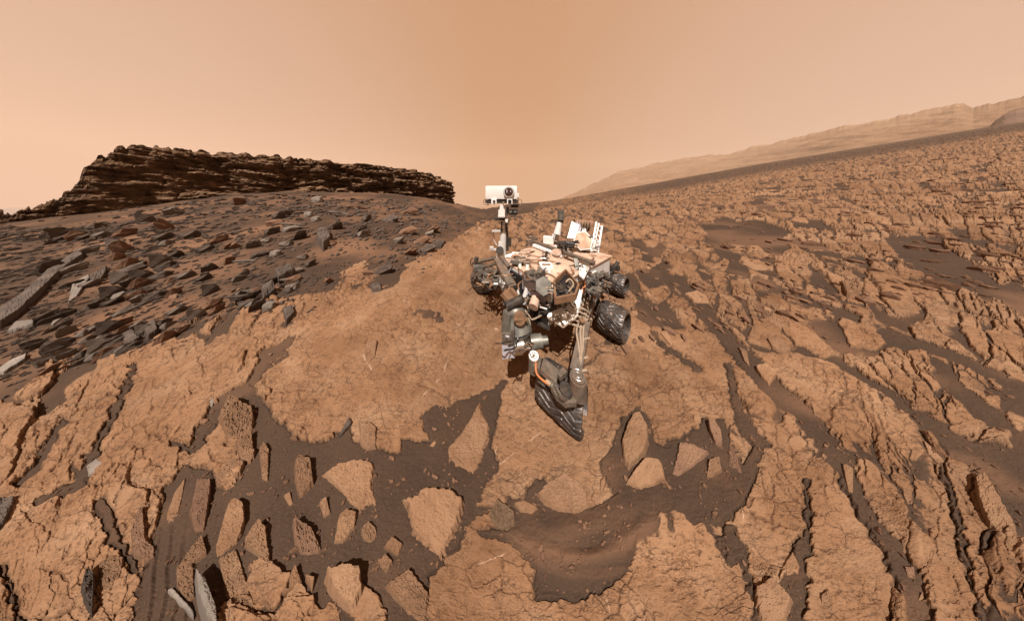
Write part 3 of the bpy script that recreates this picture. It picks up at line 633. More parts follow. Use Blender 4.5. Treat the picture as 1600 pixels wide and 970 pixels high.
# rocks strewn on the slope under the cliff: angular blocks in a few shapes, copied
import bmesh
def hull_rock(seed, flat, npts=16):
    r_ = random.Random(seed); bm = bmesh.new()
    for _ in range(npts):
        v = Vector((r_.gauss(0, 1), r_.gauss(0, 1), r_.gauss(0, 1))).normalized()
        f = r_.uniform(.75, 1.1)
        v = Vector((max(-.8, min(.8, v.x*f))*1.0, max(-.72, min(.72, v.y*f))*.8, max(-.75, min(.75, v.z*f))*flat))
        bm.verts.new(v)
    bmesh.ops.convex_hull(bm, input=bm.verts)
    for v in [v for v in bm.verts if not v.link_faces]: bm.verts.remove(v)
    bmesh.ops.bevel(bm, geom=bm.edges[:], offset=.035, segments=1, affect='EDGES', profile=.6)
    bmesh.ops.triangulate(bm, faces=bm.faces[:])
    bmesh.ops.subdivide_edges(bm, edges=bm.edges[:], cuts=1)
    for v in bm.verts:
        n = v.co.normalized(); k = r_.uniform(-.02, .02)+.03*math.sin(v.co.z/flat*9+seed)
        v.co += n*k
    bm.normal_update(); me = bpy.data.meshes.new('rock'); bm.to_mesh(me); bm.free(); return me
protos = {}
SQ = (1.0, .62, .42, .32)
for mt in ('dark', 'grey', 'brown'):
    for k in range(6):
        for qi, sq in enumerate(SQ):
            q = random.Random(k*31+qi); me = hull_rock(k*7+len(mt)+qi, q.uniform(.35, .8)); me.materials.append(M[mt])
            rot = Matrix.Rotation(-q.uniform(-.35, 1.15), 4, 'Y') @ Matrix.Rotation(q.uniform(-.5, .5), 4, 'X') @ Matrix.Rotation(q.uniform(-.5, .5), 4, 'Z')
            me.transform(Matrix.Diagonal((sq, 1, 1, 1)) @ rot @ Matrix.Diagonal((q.uniform(1.1, 1.8), .9, 1, 1))); protos[(mt, k, qi)] = me
r_ = random.Random(5)
tall_poly = [(700,330),(745,352),(690,385),(620,425),(560,430),(520,455),(430,480),(345,500),(250,535),(190,552),(100,575),(60,600),(-30,650),(-30,355),(110,352),(210,332),(300,316),(430,304),(560,309),(650,313)]
cand = []
clus = [(r_.uniform(0, 740), r_.uniform(310, 560)) for _ in range(30)]+[(q_, float(np.interp(q_, [0, 110, 210, 300, 430, 560, 700], [352, 350, 334, 322, 310, 316, 318]))) for q_ in (30, 100, 150, 200, 250, 320, 400, 470, 540, 600, 660, 705, 730)]
while len(cand) < 2000:
    if r_.random() < .55:
        c = r_.choice(clus); u = r_.gauss(c[0], 26); v = r_.gauss(c[1], 15)
    else: u = r_.uniform(-20, 745); v = r_.uniform(305, 640)
    if float(sdf(np.array([u*1.0]), np.array([v*1.0]), tall_poly)[0]) > -1: continue
    R0 = v-float(hor(u)); base = (3.6+R0*.034)*math.exp(r_.gauss(0, .55))
    base = min(base, 17)
    cand.append((base, u, v))
cand.sort(reverse=True)
def drop(o, u, v, spx, r_, sink=.25):
    p = at_g(u, v); s = spx/FPX*p.y*.75
    dip = math.atan2(1.0, .6)
    k = s*r_.uniform(.85, 1.15); o.scale = (k, k*min(1, 1.6*FPX/max(v-float(hor(u)), 1)), k); o.rotation_euler = (0, 0, r_.gauss(0, .12))
    o.location = (p.x, p.y, p.z+s*.10)
LAB = {'dark': 'dark angular rock strewn with others on the brown sand slope under the cliff',
       'grey': 'light grey flat rock strewn with others on the brown sand slope under the cliff',
       'brown': 'brown angular rock strewn with others on the brown sand slope under the cliff'}
LM = [(65,440,'the very long dark ledge'),(153,425,'the dark rough block'),(180,460,'the leaning grey wedge'),(505,366,'the dark cube rock'),(445,420,'the dark layered wedge'),(420,455,'the grooved dark block'),
      (235,507,'the dark square block'),(30,508,'the pale pointed slab'),(688,377,'the dark flat faced rock'),(110,345,'the left end of the cliff'),(210,325,'the tallest part of the cliff'),(330,312,'the left middle of the cliff foot'),
      (430,300,'the middle of the cliff foot'),(560,308,'the right middle of the cliff foot'),(700,312,'the right end of the cliff'),(270,457,'the pale brown lump'),(590,445,'the dark rock on the plate edge'),(340,400,'the centre of the slope'),(600,370,'the right part of the slope'),(240,400,'the left part of the slope')]
DIRS = ['right of', 'below right of', 'below', 'below left of', 'left of', 'above left of', 'above', 'above right of']
ORD = ['nearest', 'second nearest', 'third nearest', 'fourth nearest', 'fifth nearest', 'sixth nearest', 'seventh nearest', 'eighth nearest']
pend = {}
for s_, u, v in cand[:180]:
    mt = r_.choices(['dark', 'grey', 'brown'], [5, 2.6, 2.4])[0]
    o = bpy.data.objects.new('rock', protos[(mt, r_.randrange(6), min(3, int(abs(u-800)/FPX)))]); COL.objects.link(o)
    o['label'] = LAB[mt]; o['category'] = 'rock'; o['group'] = {'dark': 'dark rocks on the sand slope', 'grey': 'light grey rocks on the sand slope', 'brown': 'brown rocks on the sand slope'}[mt]
    drop(o, u, v, s_, r_)
    lx, ly, ln = min(LM, key=lambda q: (q[0]-u)**2+(q[1]-v)**2*1.5)
    pend.setdefault((mt, ln, int(round(math.atan2(v-ly, u-lx)/(math.pi/4))) % 8), []).append((math.hypot(u-lx, v-ly), o.name, s_))
for (mt, ln, dr), lst in pend.items():
    lst.sort()
    for k, (d_, nm, s_) in enumerate(lst):
        kind_ = {'dark': 'dark angular rock', 'grey': 'light grey rock', 'brown': 'brown angular rock'}[mt]
        if k < 8: bpy.data.objects[nm]['label'] = f'{ORD[k]} {kind_} {DIRS[dr]} {ln}' if len(lst) > 1 else f'lone {kind_} {DIRS[dr]} {ln}'
# the small rubble, grit and pebbles nobody could count
rr_ = random.Random(4)
def rubble(name, items, mat, label):
    vs = []; fs = []; base = []
    for k in range(10):
        bm = bmesh.new(); bmesh.ops.create_icosphere(bm, subdivisions=1, radius=1)
        q = random.Random(k)
        for v in bm.verts: v.co = Vector((v.co.x*q.uniform(.7, 1.3), v.co.y*q.uniform(.6, 1.1), v.co.z*q.uniform(.35, .9)))
        base.append((np.array([v.co[:] for v in bm.verts]), np.array([[v.index for v in f.verts] for f in bm.faces]))); bm.free()
    off = 0; q = random.Random(99)
    for u, v, spx in items:
        if name == 'rubble' and float(sdf(np.array([u*1.0]), np.array([v*1.0]), tall_poly)[0]) > 34*rr_.random()**3: continue
        p = at_g(u, v); s = spx/FPX*p.y*.5; b, f = base[q.randrange(10)]
        a = q.uniform(0, 6.28); c, s2 = math.cos(a), math.sin(a); sx = q.uniform(.8, 1.9)
        R_ = np.array([[c, -s2, 0], [s2, c, 0], [0, 0, 1]])
        sq = 1/max(1, (v-float(hor(u)))/FPX); sxx = (1+((u-800)/FPX)**2)**-.42; vs.append(((b*[sx, 1, 1.45]*s)@R_.T)*[sxx, sq, 1]+np.array([p.x, p.y, p.z+s*.15])); fs.append(f+off); off += len(b)
    vs = np.vstack(vs); fs = np.vstack(fs)
    me = bpy.data.meshes.new(name); me.from_pydata(vs.tolist(), [], fs.tolist()); me.update()
    put(name, me, None, mat, label, 'rubble' if 'rubble' in name else 'gravel', None, 'stuff')
rubble('rubble', [(u, v, min(s_, 6.5)) for s_, u, v in cand[180:] if v < 400 or r_.random() < .75]+[(r_.uniform(-20, 745), r_.uniform(320, 560), r_.uniform(1.2, 4.5)) for _ in range(2600)], M['dark'], 'small dark rubble lying between the larger rocks of the slope')
lump = []
for k in range(8):
    me = hull_rock(200+k, .7, 22); me.materials.append(M['lumpy']); me.transform(Matrix.Diagonal((1, .8, .8, 1))); lump.append(me)
n_ = 0
LM2 = [(735,675,'the arrowhead slab'),(680,805,'the large wedge slab'),(475,740,'the pointed nodular rock'),(480,830,'the spiky knobbly rock'),(405,850,'the long splinter rock'),(540,815,'the leaf shaped stone'),(535,910,'the squarish block'),(360,820,'the tall dark faced boulder'),(370,650,'the largest nodular boulder'),(325,930,'the grey green blade'),(225,825,'the hollowed brown rock'),
       (1325,745,'the upright bone shaped stone'),(1416,850,'the egg shaped stone'),(1200,580,'the kite shaped slab'),(1560,800,'the long raised slab'),(1210,935,'the shadowed block'),(1010,740,'the broad low boulder'),(315,785,'the upright brown block')]
pend = {}
while n_ < 36:
    u = r_.uniform(230, 640) if r_.random() < .7 else r_.uniform(1000, 1560); v = r_.uniform(600, 960)
    if rock_at(u, v) > .3: continue
    if any(float(sdf(np.array([u*1.0]), np.array([v*1.0]), q_[0])[0]) < 3 for q_ in ST): continue
    o = bpy.data.objects.new('rock', lump[r_.randrange(8)]); COL.objects.link(o); p = at_g(u, v)
    sp_x = min(18, 8*math.exp(r_.gauss(0, .35))); s_ = sp_x/FPX*p.y*.6; sq = 1/max(1, (v-float(hor(u)))/FPX)
    o.scale = (s_*r_.uniform(.8, 1.3), s_*sq, s_*.8); o.location = (p.x, p.y, p.z+s_*.15); o.rotation_euler = (0, 0, r_.uniform(-.3, .3)+(math.pi if r_.random() < .5 else 0))
    o['label'] = 'small knobbly tan stone half sunk in the dark sand between slabs'; o['category'] = 'stone'; o['group'] = 'small knobbly stones in the dark sand'; n_ += 1
    lx, ly, ln = min(LM2, key=lambda q: (q[0]-u)**2+(q[1]-v)**2)
    pend.setdefault((ln, int(round(math.atan2(v-ly, u-lx)/(math.pi/4))) % 8), []).append((math.hypot(u-lx, v-ly), o.name))
for (ln, dr), lst in pend.items():
    lst.sort()
    for k, (d_, nm) in enumerate(lst):
        if k < 8: bpy.data.objects[nm]['label'] = f'{ORD[k]} small knobbly stone {DIRS[dr]} {ln}'
it = []
while len(it) < 1700:
    u = r_.uniform(0, 1600); v = r_.uniform(440, 965)
    if rock_at(u, v) < .3 and not (760 < u < 990 and v < 640) and (float(fbm(np.array([u/45.]), np.array([v/45.]), 3, 17)[0]) > .12 or r_.random() < .05):
        it.append((u, v, min(9, (1.5+(v-320)*.0028)*math.exp(r_.gauss(0, .65)))))
rubble('gravel', it, M['brown'], 'small brown pebbles and grit scattered over the dark sand')
it = []
while len(it) < 1000:
    u = r_.uniform(880, 1620); rr = 14+240*r_.random()**1.5; v = float(hor(u))+rr
    it.append((u, v, (1.0+rr*.024)*math.exp(r_.gauss(0, .45))))
rubble('plain_rubble', it, M['brown'], 'broken brown stones covering the rising plain on the right')

# ------------------------------------------------------------------ the rover
def mat(name, col, rough=.6, metal=0.0, var=.25, scale=14, dust=None, dusta=.4, bumpd=0.0):
    m, t, b = newmat(name, rough, metal, .4); o = obj_co(t); n = noise(t, o, scale, 6, .65)
    lo = tuple(c*(1-var) for c in col); hi = tuple(min(1, c*(1+var*.6)) for c in col)
    c = ramp(t, n, [(.35, lo), (.65, hi)])
    if dust:
        n2 = noise(t, o, scale*.45, 7, .7); c = mixc(t, ramp(t, n2, [(.62-dusta*.35, (0, 0, 0)), (.72-dusta*.2, (1, 1, 1))]), c, dust)
    t.links.new(c, b.inputs['Base Color'])
    t.links.new(ramp(t, n, [(.3, (rough*.75,)*3), (.7, (min(1, rough*1.25),)*3)]), b.inputs['Roughness'])
    if bumpd: bump(t, b, n, .5, bumpd)
    return m
DU = (.30, .165, .10)
M['white'] = mat('white_paint', (.46, .43, .40), .45, 0, .12, 9, DU, .12)
M['clean'] = mat('clean_white_paint', (.64, .62, .58), .4, 0, .06, 6)
M['deck'] = mat('dusty_deck', (.42, .285, .205), .7, 0, .22, 7, (.26, .15, .09), .35)
M['hw'] = mat('dusty_hardware', (.115, .090, .068), .55, .2, .35, 20, (.16, .10, .065), .4)
M['hwd'] = mat('dark_hardware', (.040, .034, .029), .5, .25, .4, 24, (.09, .06, .042), .25)
M['hwg'] = mat('grey_anodised', (.135, .125, .105), .45, .4, .25, 16, (.16, .10, .065), .25)
M['blk'] = mat('black_plastic', (.012, .012, .013), .35, 0, .3, 20)
M['chrome'] = mat('bright_metal', (.55, .53, .50), .22, .95, .15, 18)
M['bronze'] = mat('bronze_plate', (.20, .115, .065), .5, .3, .2, 10, DU, .2)
M['wheelm'] = mat('worn_aluminium_tread', (.066, .055, .049), .40, .45, .5, 30, (.10, .066, .045), .42, .004)
M['orange'] = mat('orange_cable', (.36, .13, .045), .6, 0, .2, 20)
M['cable'] = mat('tan_cable', (.26, .19, .13), .6, 0, .2, 20)
M['glass'] = mat('lens_glass', (.06, .03, .022), .08, 0, .3, 8)
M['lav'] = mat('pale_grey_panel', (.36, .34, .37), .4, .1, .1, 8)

CX, CY = .70, 2.42
F = Vector((-.809, -.588, 0)); LF = Vector((.588, -.809, 0)); UP = Vector((0, 0, 1))
def bf(f, l, z): return Vector((CX, CY, 0))+F*f+LF*l+UP*z
ROOT = bpy.data.objects.new('rover', None); COL.objects.link(ROOT)
ROOT.location = (CX, CY, ground_at(CX, CY)); RL = ROOT.location.copy()
ROOT['label'] = 'wheeled exploration rover with white camera head on a mast and dusty deck'; ROOT['category'] = 'rover'
BM_ = Matrix((( F.x, LF.x, 0), (F.y, LF.y, 0), (0, 0, 1)))
class MB:
    def __init__(s): s.bm = bmesh.new()
    def _x(s, verts, mtx):
        for v in verts: v.co = mtx @ v.co
    def box(s, c, size, rot=None, bev=.006):
        g = bmesh.ops.create_cube(s.bm, size=1); vs = g['verts']
        for v in vs: v.co = Vector((v.co.x*size[0], v.co.y*size[1], v.co.z*size[2]))
        if bev:
            es = list({e for v in vs for e in v.link_edges}); r = bmesh.ops.bevel(s.bm, geom=es, offset=min(bev, min(size)*.3), segments=2, affect='EDGES', profile=.7)
            vs = list({v for f in r['faces'] for v in f.verts}|{v for v in vs if v.is_valid})
        rt = rot if rot is not None else BM_
        for v in vs: v.co = Vector(c)+rt @ v.co
        return s
    def beam(s, a, b, w, h, up=UP, bev=.004):
        a = Vector(a); b = Vector(b); d = (b-a); x = d.normalized(); y = up.cross(x)
        if y.length < 1e-3: y = Vector((1, 0, 0)).cross(x)
        y.normalize(); z = x.cross(y); rot = Matrix((x, y, z)).transposed()
        return s.box((a+b)/2, (d.length, w, h), rot, bev)
    def cyl(s, a, b, r0, r1=None, seg=20):
        a = Vector(a); b = Vector(b); r1 = r0 if r1 is None else r1; d = b-a
        g = bmesh.ops.create_cone(s.bm, cap_ends=True, segments=seg, radius1=r0, radius2=r1, depth=d.length)
        q = d.to_track_quat('Z', 'Y').to_matrix()
        for v in g['verts']: v.co = (a+b)/2+q @ v.co
        return s
    def tube(s, pts, r, seg=8):
        pts = [Vector(p) for p in pts]
        P = []
        n = len(pts)
        for i in range(n-1):
            p0 = pts[max(i-1, 0)]; p1 = pts[i]; p2 = pts[i+1]; p3 = pts[min(i+2, n-1)]
            for k in range(5):
                t = k/5; P.append(.5*((2*p1)+(p2-p0)*t+(2*p0-5*p1+4*p2-p3)*t*t+(3*p1-p0-3*p2+p3)*t**3))
        P.append(pts[-1]); rings = []
        for i, p in enumerate(P):
            d = (P[min(i+1, len(P)-1)]-P[max(i-1, 0)]).normalized(); a = d.cross(Vector((.3, .2, .93))).normalized(); b = d.cross(a)
            rings.append([s.bm.verts.new(p+(a*math.cos(6.2832*k/seg)+b*math.sin(6.2832*k/seg))*r) for k in range(seg)])
        for i in range(len(rings)-1):
            for k in range(seg): s.bm.faces.new((rings[i][k], rings[i][(k+1) % seg], rings[i+1][(k+1) % seg], rings[i+1][k]))
        s.bm.faces.new(rings[0][::-1]); s.bm.faces.new(rings[-1]); return s
    def ring(s, c, n, r, t, seg=36, ry=None):
        c = Vector(c); n = Vector(n).normalized(); a = n.orthogonal().normalized(); b = n.cross(a)
        pts = [c+a*math.cos(6.2832*k/seg)*r+b*math.sin(6.2832*k/seg)*(ry or r) for k in range(seg+1)]
        for i in range(seg): s.cyl(pts[i], pts[i+1], t, t, 6)
        return s
    def plate(s, pts, off):
        pts = [Vector(p) for p in pts]; off = Vector(off)
        a = [s.bm.verts.new(p) for p in pts]; b = [s.bm.verts.new(p+off) for p in pts]; n = len(pts)
        s.bm.faces.new(a[::-1]); s.bm.faces.new(b)
        for i in range(n): s.bm.faces.new((a[i], a[(i+1) % n], b[(i+1) % n], b[i]))
        return s
    def dome(s, c, r, sc=(1, 1, 1), seg=20):
        g = bmesh.ops.create_uvsphere(s.bm, u_segments=seg, v_segments=seg//2, radius=r)
        for v in g['verts']: v.co = Vector(c)+BM_ @ Vector((v.co.x*sc[0], v.co.y*sc[1], v.co.z*sc[2]))
        return s
    def out(s, name, m, parent=None, label=None, smooth=False):
        bmesh.ops.recalc_face_normals(s.bm, faces=s.bm.faces[:])
        for v in s.bm.verts: v.co -= RL
        me = bpy.data.meshes.new(name); s.bm.to_mesh(me); s.bm.free()
        if smooth:
            me.polygons.foreach_set('use_smooth', [True]*len(me.polygons)); me.set_sharp_from_angle(angle=math.radians(40))
        o = put(name, me, parent or ROOT, M[m])
        if label: o['label'] = label
        return o
ZD = .97      # deck height
# --- body
body = MB(); body.box(bf(0, 0, .765), (1.58, 1.13, .40), bev=.02); body.box(bf(.05, 0, .55), (1.3, .9, .06)); body = body.out('body', 'white')
b = MB(); b.box(bf(-.02, 0, ZD-.002), (1.62, 1.17, .022), bev=.006); deck = b.out('deck', 'deck', None, 'dust covered pinkish tan deck')
# front face of the body: pale panels, black blocks in place of shaded hollows, dark pipes
b = MB()
b.box(bf(.795, -.30, .80), (.03, .30, .28)); b.box(bf(.795, .32, .86), (.03, .40, .18)); b.out('panel', 'lav', body)
b = MB(); b.box(bf(.80, .02, .74), (.05, .26, .36)); b.box(bf(.81, .40, .66), (.05, .30, .18)); b.out('recess_shade', 'blk', body)
for l, z_ in ((-.10, .70), (.08, .66), (.22, .72)):
    b = MB(); b.cyl(bf(.78, l, z_+.10), bf(.86, l, z_-.07), .03, .035, 18); b.out('canister', 'white', body, smooth=True)
b = MB(); b.tube([bf(.83, -.45, .62), bf(.86, -.1, .56), bf(.86, .3, .54), bf(.84, .6, .60)], .022); b.tube([bf(.83, -.5, .90), bf(.90, -.2, .82), bf(.88, .1, .92)], .012); b.out('pipe', 'hwd', body, smooth=True)
# left face of the body: bright thermal panel, lattice strips
b = MB(); b.box(bf(.25, .585, .72), (.95, .02, .34)); b.out('thermal_panel', 'clean', body)
b = MB()
for k in range(7): b.beam(bf(-.2+k*.15, .60, .56), bf(-.14+k*.15, .60, .89), .008, .012)
b.beam(bf(-.22, .60, .57), bf(.72, .60, .57), .01, .014); b.beam(bf(-.22, .60, .88), bf(.72, .60, .88), .01, .014); b.out('panel_wiring', 'cable', body)
b = MB()
for (x1, y1), (x2, y2) in (((858, 497), (905, 470)), ((866, 503), (908, 478)), ((862, 486), (884, 510)), ((872, 479), (894, 501)), ((855, 496), (880, 512)), ((880, 512), (903, 494))): b.beam(at_z(x1, y1, .71), at_z(x2, y2, .71), .008, .008)
b.out('pan_wiring', 'cable', body)
# belly pan with pump at the lower front corner
b = MB(); p0 = bf(.62, .62, .50)
b.plate([at_z(855, 496, .68), at_z(880, 512, .66), at_z(903, 494, .67), at_z(911, 452, .80), at_z(874, 466, .80)], (0, 0, .02)); b.out('belly_pan', 'clean', body)
b = MB(); pc_ = at_z(890, 482, .72); b.cyl(pc_, pc_+UP*.05, .075, .07, 26); b.dome(pc_+UP*.05, .068, (1, 1, .5)); b.out('pump_housing', 'chrome', body, smooth=True)
b = MB()
for k in range(5): b.tube([bf(.70-k*.05, .62, .60), bf(.66-k*.05, .72, .64+.02*k), bf(.56-k*.06, .80, .60)], .010)
b.out('hose', 'cable', body, smooth=True)
# --- things on the deck
def ring_on(px, py, rr, t, m, name='seal_ring', ry=None, dz=.02):
    b = MB(); p = at_z(px, py, ZD+dz); b.ring(p, UP, rr, t, 36, ry); return b.out(name, m, deck, smooth=True)
b = MB()
def loop(cx, cy, a, c, ang, n=30):
    o = at_z(cx, cy, ZD+.015); ca, sa = math.cos(ang), math.sin(ang)
    return [o+Vector((a*math.cos(6.2832*k/n)*ca-c*math.sin(6.2832*k/n)*sa, a*math.cos(6.2832*k/n)*sa+c*math.sin(6.2832*k/n)*ca, 0)) for k in range(n+1)]
b.tube(loop(822, 404, .34, .17, -.4), .012); b.tube(loop(842, 432, .20, .13, -.5), .011); b.tube(loop(866, 417, .27, .15, -.9), .014); b.tube(loop(840, 386, .35, .08, -.35), .012)
b.out('cable_loop', 'bronze', deck, smooth=True)
# two clusters of mechanisms lying within the loops
rr = random.Random(3)
def clutter(name, cx, cy, w, h, n, mats, z0=ZD+.02, hh=.06, parent=None, sz=(.03, .09)):
    bs = {m: MB() for m in mats}
    for k in range(n):
        px = cx+rr.uniform(-w, w); py = cy+rr.uniform(-h, h); z_ = z0+rr.uniform(0, hh); p = at_z(px, py, z_)
        m = mats[k % len(mats)]; a = rr.uniform(0, 3.14); rot = Matrix.Rotation(a, 3, 'Z')@Matrix.Rotation(rr.uniform(-.4, .4), 3, 'X')
        l = rr.uniform(*sz)
        if rr.random() < .5: bs[m].box(p, (l*1.6, l*rr.uniform(.3, .7), l*rr.uniform(.3, .8)), rot, .003)
        else:
            d = rot@Vector((l, 0, 0)); bs[m].cyl(p-d, p+d, l*.22, l*.22, 12)
    for m in bs: bs[m].out(name, m, parent or deck)['kind'] = 'stuff'
clutter('mechanism', 815, 405, 16, 6, 34, ['hw', 'hwg', 'deck'])
clutter('mechanism', 838, 432, 12, 8, 30, ['hw', 'hwg', 'hwd'])
clutter('valve_block', 853, 400, 5, 6, 16, ['hwd', 'chrome', 'hw'], hh=.10, sz=(.02, .05))
b = MB(); b.cyl(at_z(870, 399, ZD), at_z(870, 399, ZD+.05), .105, .105, 30); b.out('inlet_cover', 'deck', deck, smooth=True)
ring_on(870, 396, .108, .010, 'chrome', dz=.055)
b = MB(); b.dome(at_z(873, 420, ZD), .20, (1.1, .8, .30), 28); b.out('domed_cover', 'deck', deck, smooth=True)
b = MB(); b.box(at_z(872, 412, ZD+.062), (.075, .05, .012)); b.out('name_plate', 'hwd', deck)
b = MB(); c_ = at_z(853, 416, ZD+.05)
for dx, dy, sx, sy in ((0, .06, .16, .025), (0, -.06, .16, .025), (.07, 0, .025, .13), (-.07, 0, .025, .13)): b.box(c_+Vector((dx, dy, 0)), (sx, sy, .06), Matrix.Identity(3))
b.out('white_frame', 'clean', deck)
b = MB(); b.box(c_, (.11, .09, .03), Matrix.Identity(3)); b.out('sun_dial_face', 'bronze', deck)
b = MB(); b.cyl(at_z(849, 447, ZD), at_z(849, 447, ZD+.07), .10, .085, 6); b.out('grey_cover', 'hwg', deck)
clutter('bolt_cluster', 862, 455, 6, 5, 14, ['hwg', 'deck', 'chrome'], hh=.05, sz=(.015, .035))
# the bay, its inner shade painted as a black plate, with frame and tubes
b = MB(); q = [(884, 424), (904, 448), (899, 463), (868, 470), (866, 442)]
b.plate([at_z(x_, y_, ZD+.012) for x_, y_ in q], (0, 0, .012)); b.out('bay_shade', 'blk', deck)
b = MB()
for (x1, y1), (x2, y2) in zip(q, q[1:]+q[:1]): b.beam(at_z(x1, y1, ZD+.05), at_z(x2, y2, ZD+.05), .018, .06)
b.out('bay_frame', 'bronze', deck)
clutter('bay_mechanism', 884, 450, 9, 9, 26, ['hwd', 'hw', 'hwd'], hh=.04, sz=(.02, .06))
b = MB(); b.tube([at_z(884, 441, ZD+.08), at_z(890, 436, ZD+.10), at_z(896, 444, ZD+.08), at_z(889, 455, ZD+.09)], .008); b.out('bay_tube', 'cable', deck, smooth=True)
# long grey beam across the deck and its upright
b = MB(); b.beam(at_z(834, 377, ZD+.10), at_z(928, 412, ZD+.10), .07, .05); b.out('deck_beam', 'hw', deck)
b = MB(); b.beam(at_z(833, 383, ZD+.05), at_z(880, 400, ZD+.05), .09, .04); b.out('white_rail', 'clean', deck)
b = MB(); b.beam(at_z(899, 404, ZD+.12), at_z(904, 430, ZD-.05), .05, .03); b.out('upright_plate', 'hwg', deck)
b = MB(); b.plate([at_z(905, 405, ZD+.02), at_z(926, 410, ZD+.02), at_z(912, 438, ZD+.02), at_z(905, 432, ZD+.02)], (0, 0, .02)); b.out('white_shelf', 'clean', deck)
clutter('shelf_fittings', 912, 418, 6, 6, 16, ['hw', 'cable', 'white'], hh=.05, sz=(.015, .03))
# white box, tapered housing at the back of the deck
b = MB(); c_ = at_z(857, 375, ZD+.10); b.box(c_, (.22, .10, .16), Matrix.Rotation(-.35, 3, 'Z')); b.out('white_box', 'clean', deck)
b = MB(); b.box(at_z(868, 371, ZD+.12), (.14, .16, .14), Matrix.Rotation(-.4, 3, 'Z')); b.out('electronics_box', 'white', deck)
clutter('rear_mechanism', 886, 382, 14, 5, 60, ['hwd', 'hw', 'blk'], hh=.22, sz=(.03, .09))
clutter('rear_mechanism', 833, 374, 8, 4, 22, ['hwd', 'hw', 'cable'], hh=.10, sz=(.02, .06))
b = MB(); b.beam(at_y(829, 384, 2.5), at_y(834, 369, 2.5), .05, .05); b.beam(at_y(822, 384, 2.45), at_y(827, 378, 2.4), .04, .03); b.out('bracket', 'hw', deck)
# --- mast with camera head
YM = 2.384
def mp(px, py, dy=0.0): return at_y(px, py, YM+dy)
b = MB(); b.cyl(mp(783, 402), mp(785, 378), .085, .065, 20); b.cyl(mp(786, 378), mp(787, 362), .055, .05, 18); mast = b.out('mast', 'white', None, smooth=True)
b = MB(); b.cyl(mp(793, 392), mp(791, 345), .022, .022, 14); b.cyl(mp(784, 364), mp(784, 346), .014, .014, 10); b.out('mast_pole', 'hwd', mast, smooth=True)
b = MB(); b.cyl(mp(781, 391, -.09), mp(781, 391, -.13), .062, .055, 24); b.out('drive_disc', 'hwd', mast, smooth=True)
b = MB(); b.beam(mp(769, 361), mp(782, 361), .04, .03); b.box(mp(768, 388), (.06, .06, .06), Matrix.Rotation(.5, 3, 'Z')); b.beam(mp(768, 388), mp(780, 392), .03, .03); b.cyl(mp(776, 383), mp(771, 374), .010, .005, 8); b.out('wind_boom', 'white', mast)
b = MB(); b.box(mp(782, 342), (.19, .10, .045), Matrix.Identity(3)); b.box(mp(789, 343, -.03), (.05, .08, .06), Matrix.Identity(3)); b.cyl(mp(796, 385), mp(797, 371), .03, .025, 14); b.out('actuator', 'hwd', mast)
b = MB(); b.plate([mp(778, 339, -.2), mp(789, 339, -.2), mp(786, 321, -.2), mp(782, 319, -.2)], (0, .12, 0)); b.box(mp(784, 334, -.15), (.10, .09, .12), Matrix.Identity(3)); b.box(mp(791, 345, -.12), (.05, .06, .05), Matrix.Identity(3)); b.out('white_neck', 'clean', mast)
head = MB(); head.box(mp(784.3, 302, 0), (.505, .30, .215), Matrix.Identity(3), .028); head.box(mp(808, 306, 0), (.05, .24, .07), Matrix.Identity(3), .008); head = head.out('camera_head', 'clean', None, smooth=True)
b = MB(); b.cyl(mp(795, 300, -.148), mp(795, 300, -.185), .088, .082, 36); b.out('lens_hood', 'white', head, smooth=True)
b = MB(); b.cyl(mp(795, 300, -.17), mp(795, 300, -.189), .064, .064, 36); b.out('lens', 'glass', head, smooth=True)
b = MB(); b.box(mp(792, 299, -.192), (.016, .006, .05), Matrix.Identity(3)); b.box(mp(798, 299, -.192), (.012, .006, .03), Matrix.Identity(3)); b.out('painted_reflection', 'lav', head)  # pale strips set on the glass as its reflection
b = MB(); b.box(mp(785, 315.2, 0), (.53, .26, .055), Matrix.Identity(3)); b.out('camera_bar', 'hwd', head)
b = MB(); b.box(mp(772, 314.8, -.14), (.085, .05, .085), Matrix.Identity(3)); b.out('navigation_camera', 'clean', head)
b = MB(); b.box(mp(772, 314.8, -.170), (.034, .02, .034), Matrix.Identity(3)); b.out('navigation_lens', 'blk', head)
b = MB(); b.box(mp(796.5, 315.0, -.14), (.085, .05, .085), Matrix.Identity(3)); b.out('navigation_camera', 'clean', head)
b = MB(); b.box(mp(796.5, 315.0, -.170), (.052, .02, .056), Matrix.Identity(3)); b.out('navigation_lens', 'blk', head)
b = MB(); b.box(mp(802, 331, -.06), (.13, .16, .09), Matrix.Identity(3)); b.box(mp(793, 329, -.04), (.04, .10, .12), Matrix.Identity(3)); b.box(mp(804, 322, -.02), (.12, .14, .05), Matrix.Identity(3)); mc = b.out('colour_camera', 'blk', head)
b = MB(); b.cyl(mp(798, 331, -.14), mp(798, 331, -.16), .022, .022, 16); b.cyl(mp(805, 331, -.14), mp(805, 331, -.16), .022, .022, 16); b.out('camera_lens', 'hwg', mc)
b = MB(); b.tube([mp(762, 310), mp(756, 313), mp(757, 319), mp(764, 320)], .008); b.tube([mp(809, 311), mp(815, 313), mp(814, 319), mp(808, 321)], .008)
b.tube([mp(787, 316, -.14), mp(785, 322, -.12), mp(789, 328, -.1)], .012); b.out('head_cable', 'cable', head, smooth=True)
for px in (763, 767): b = MB(); b.box(mp(px, 316), (.03, .10, .05), Matrix.Identity(3)); b.out('head_bracket', 'hw', head)
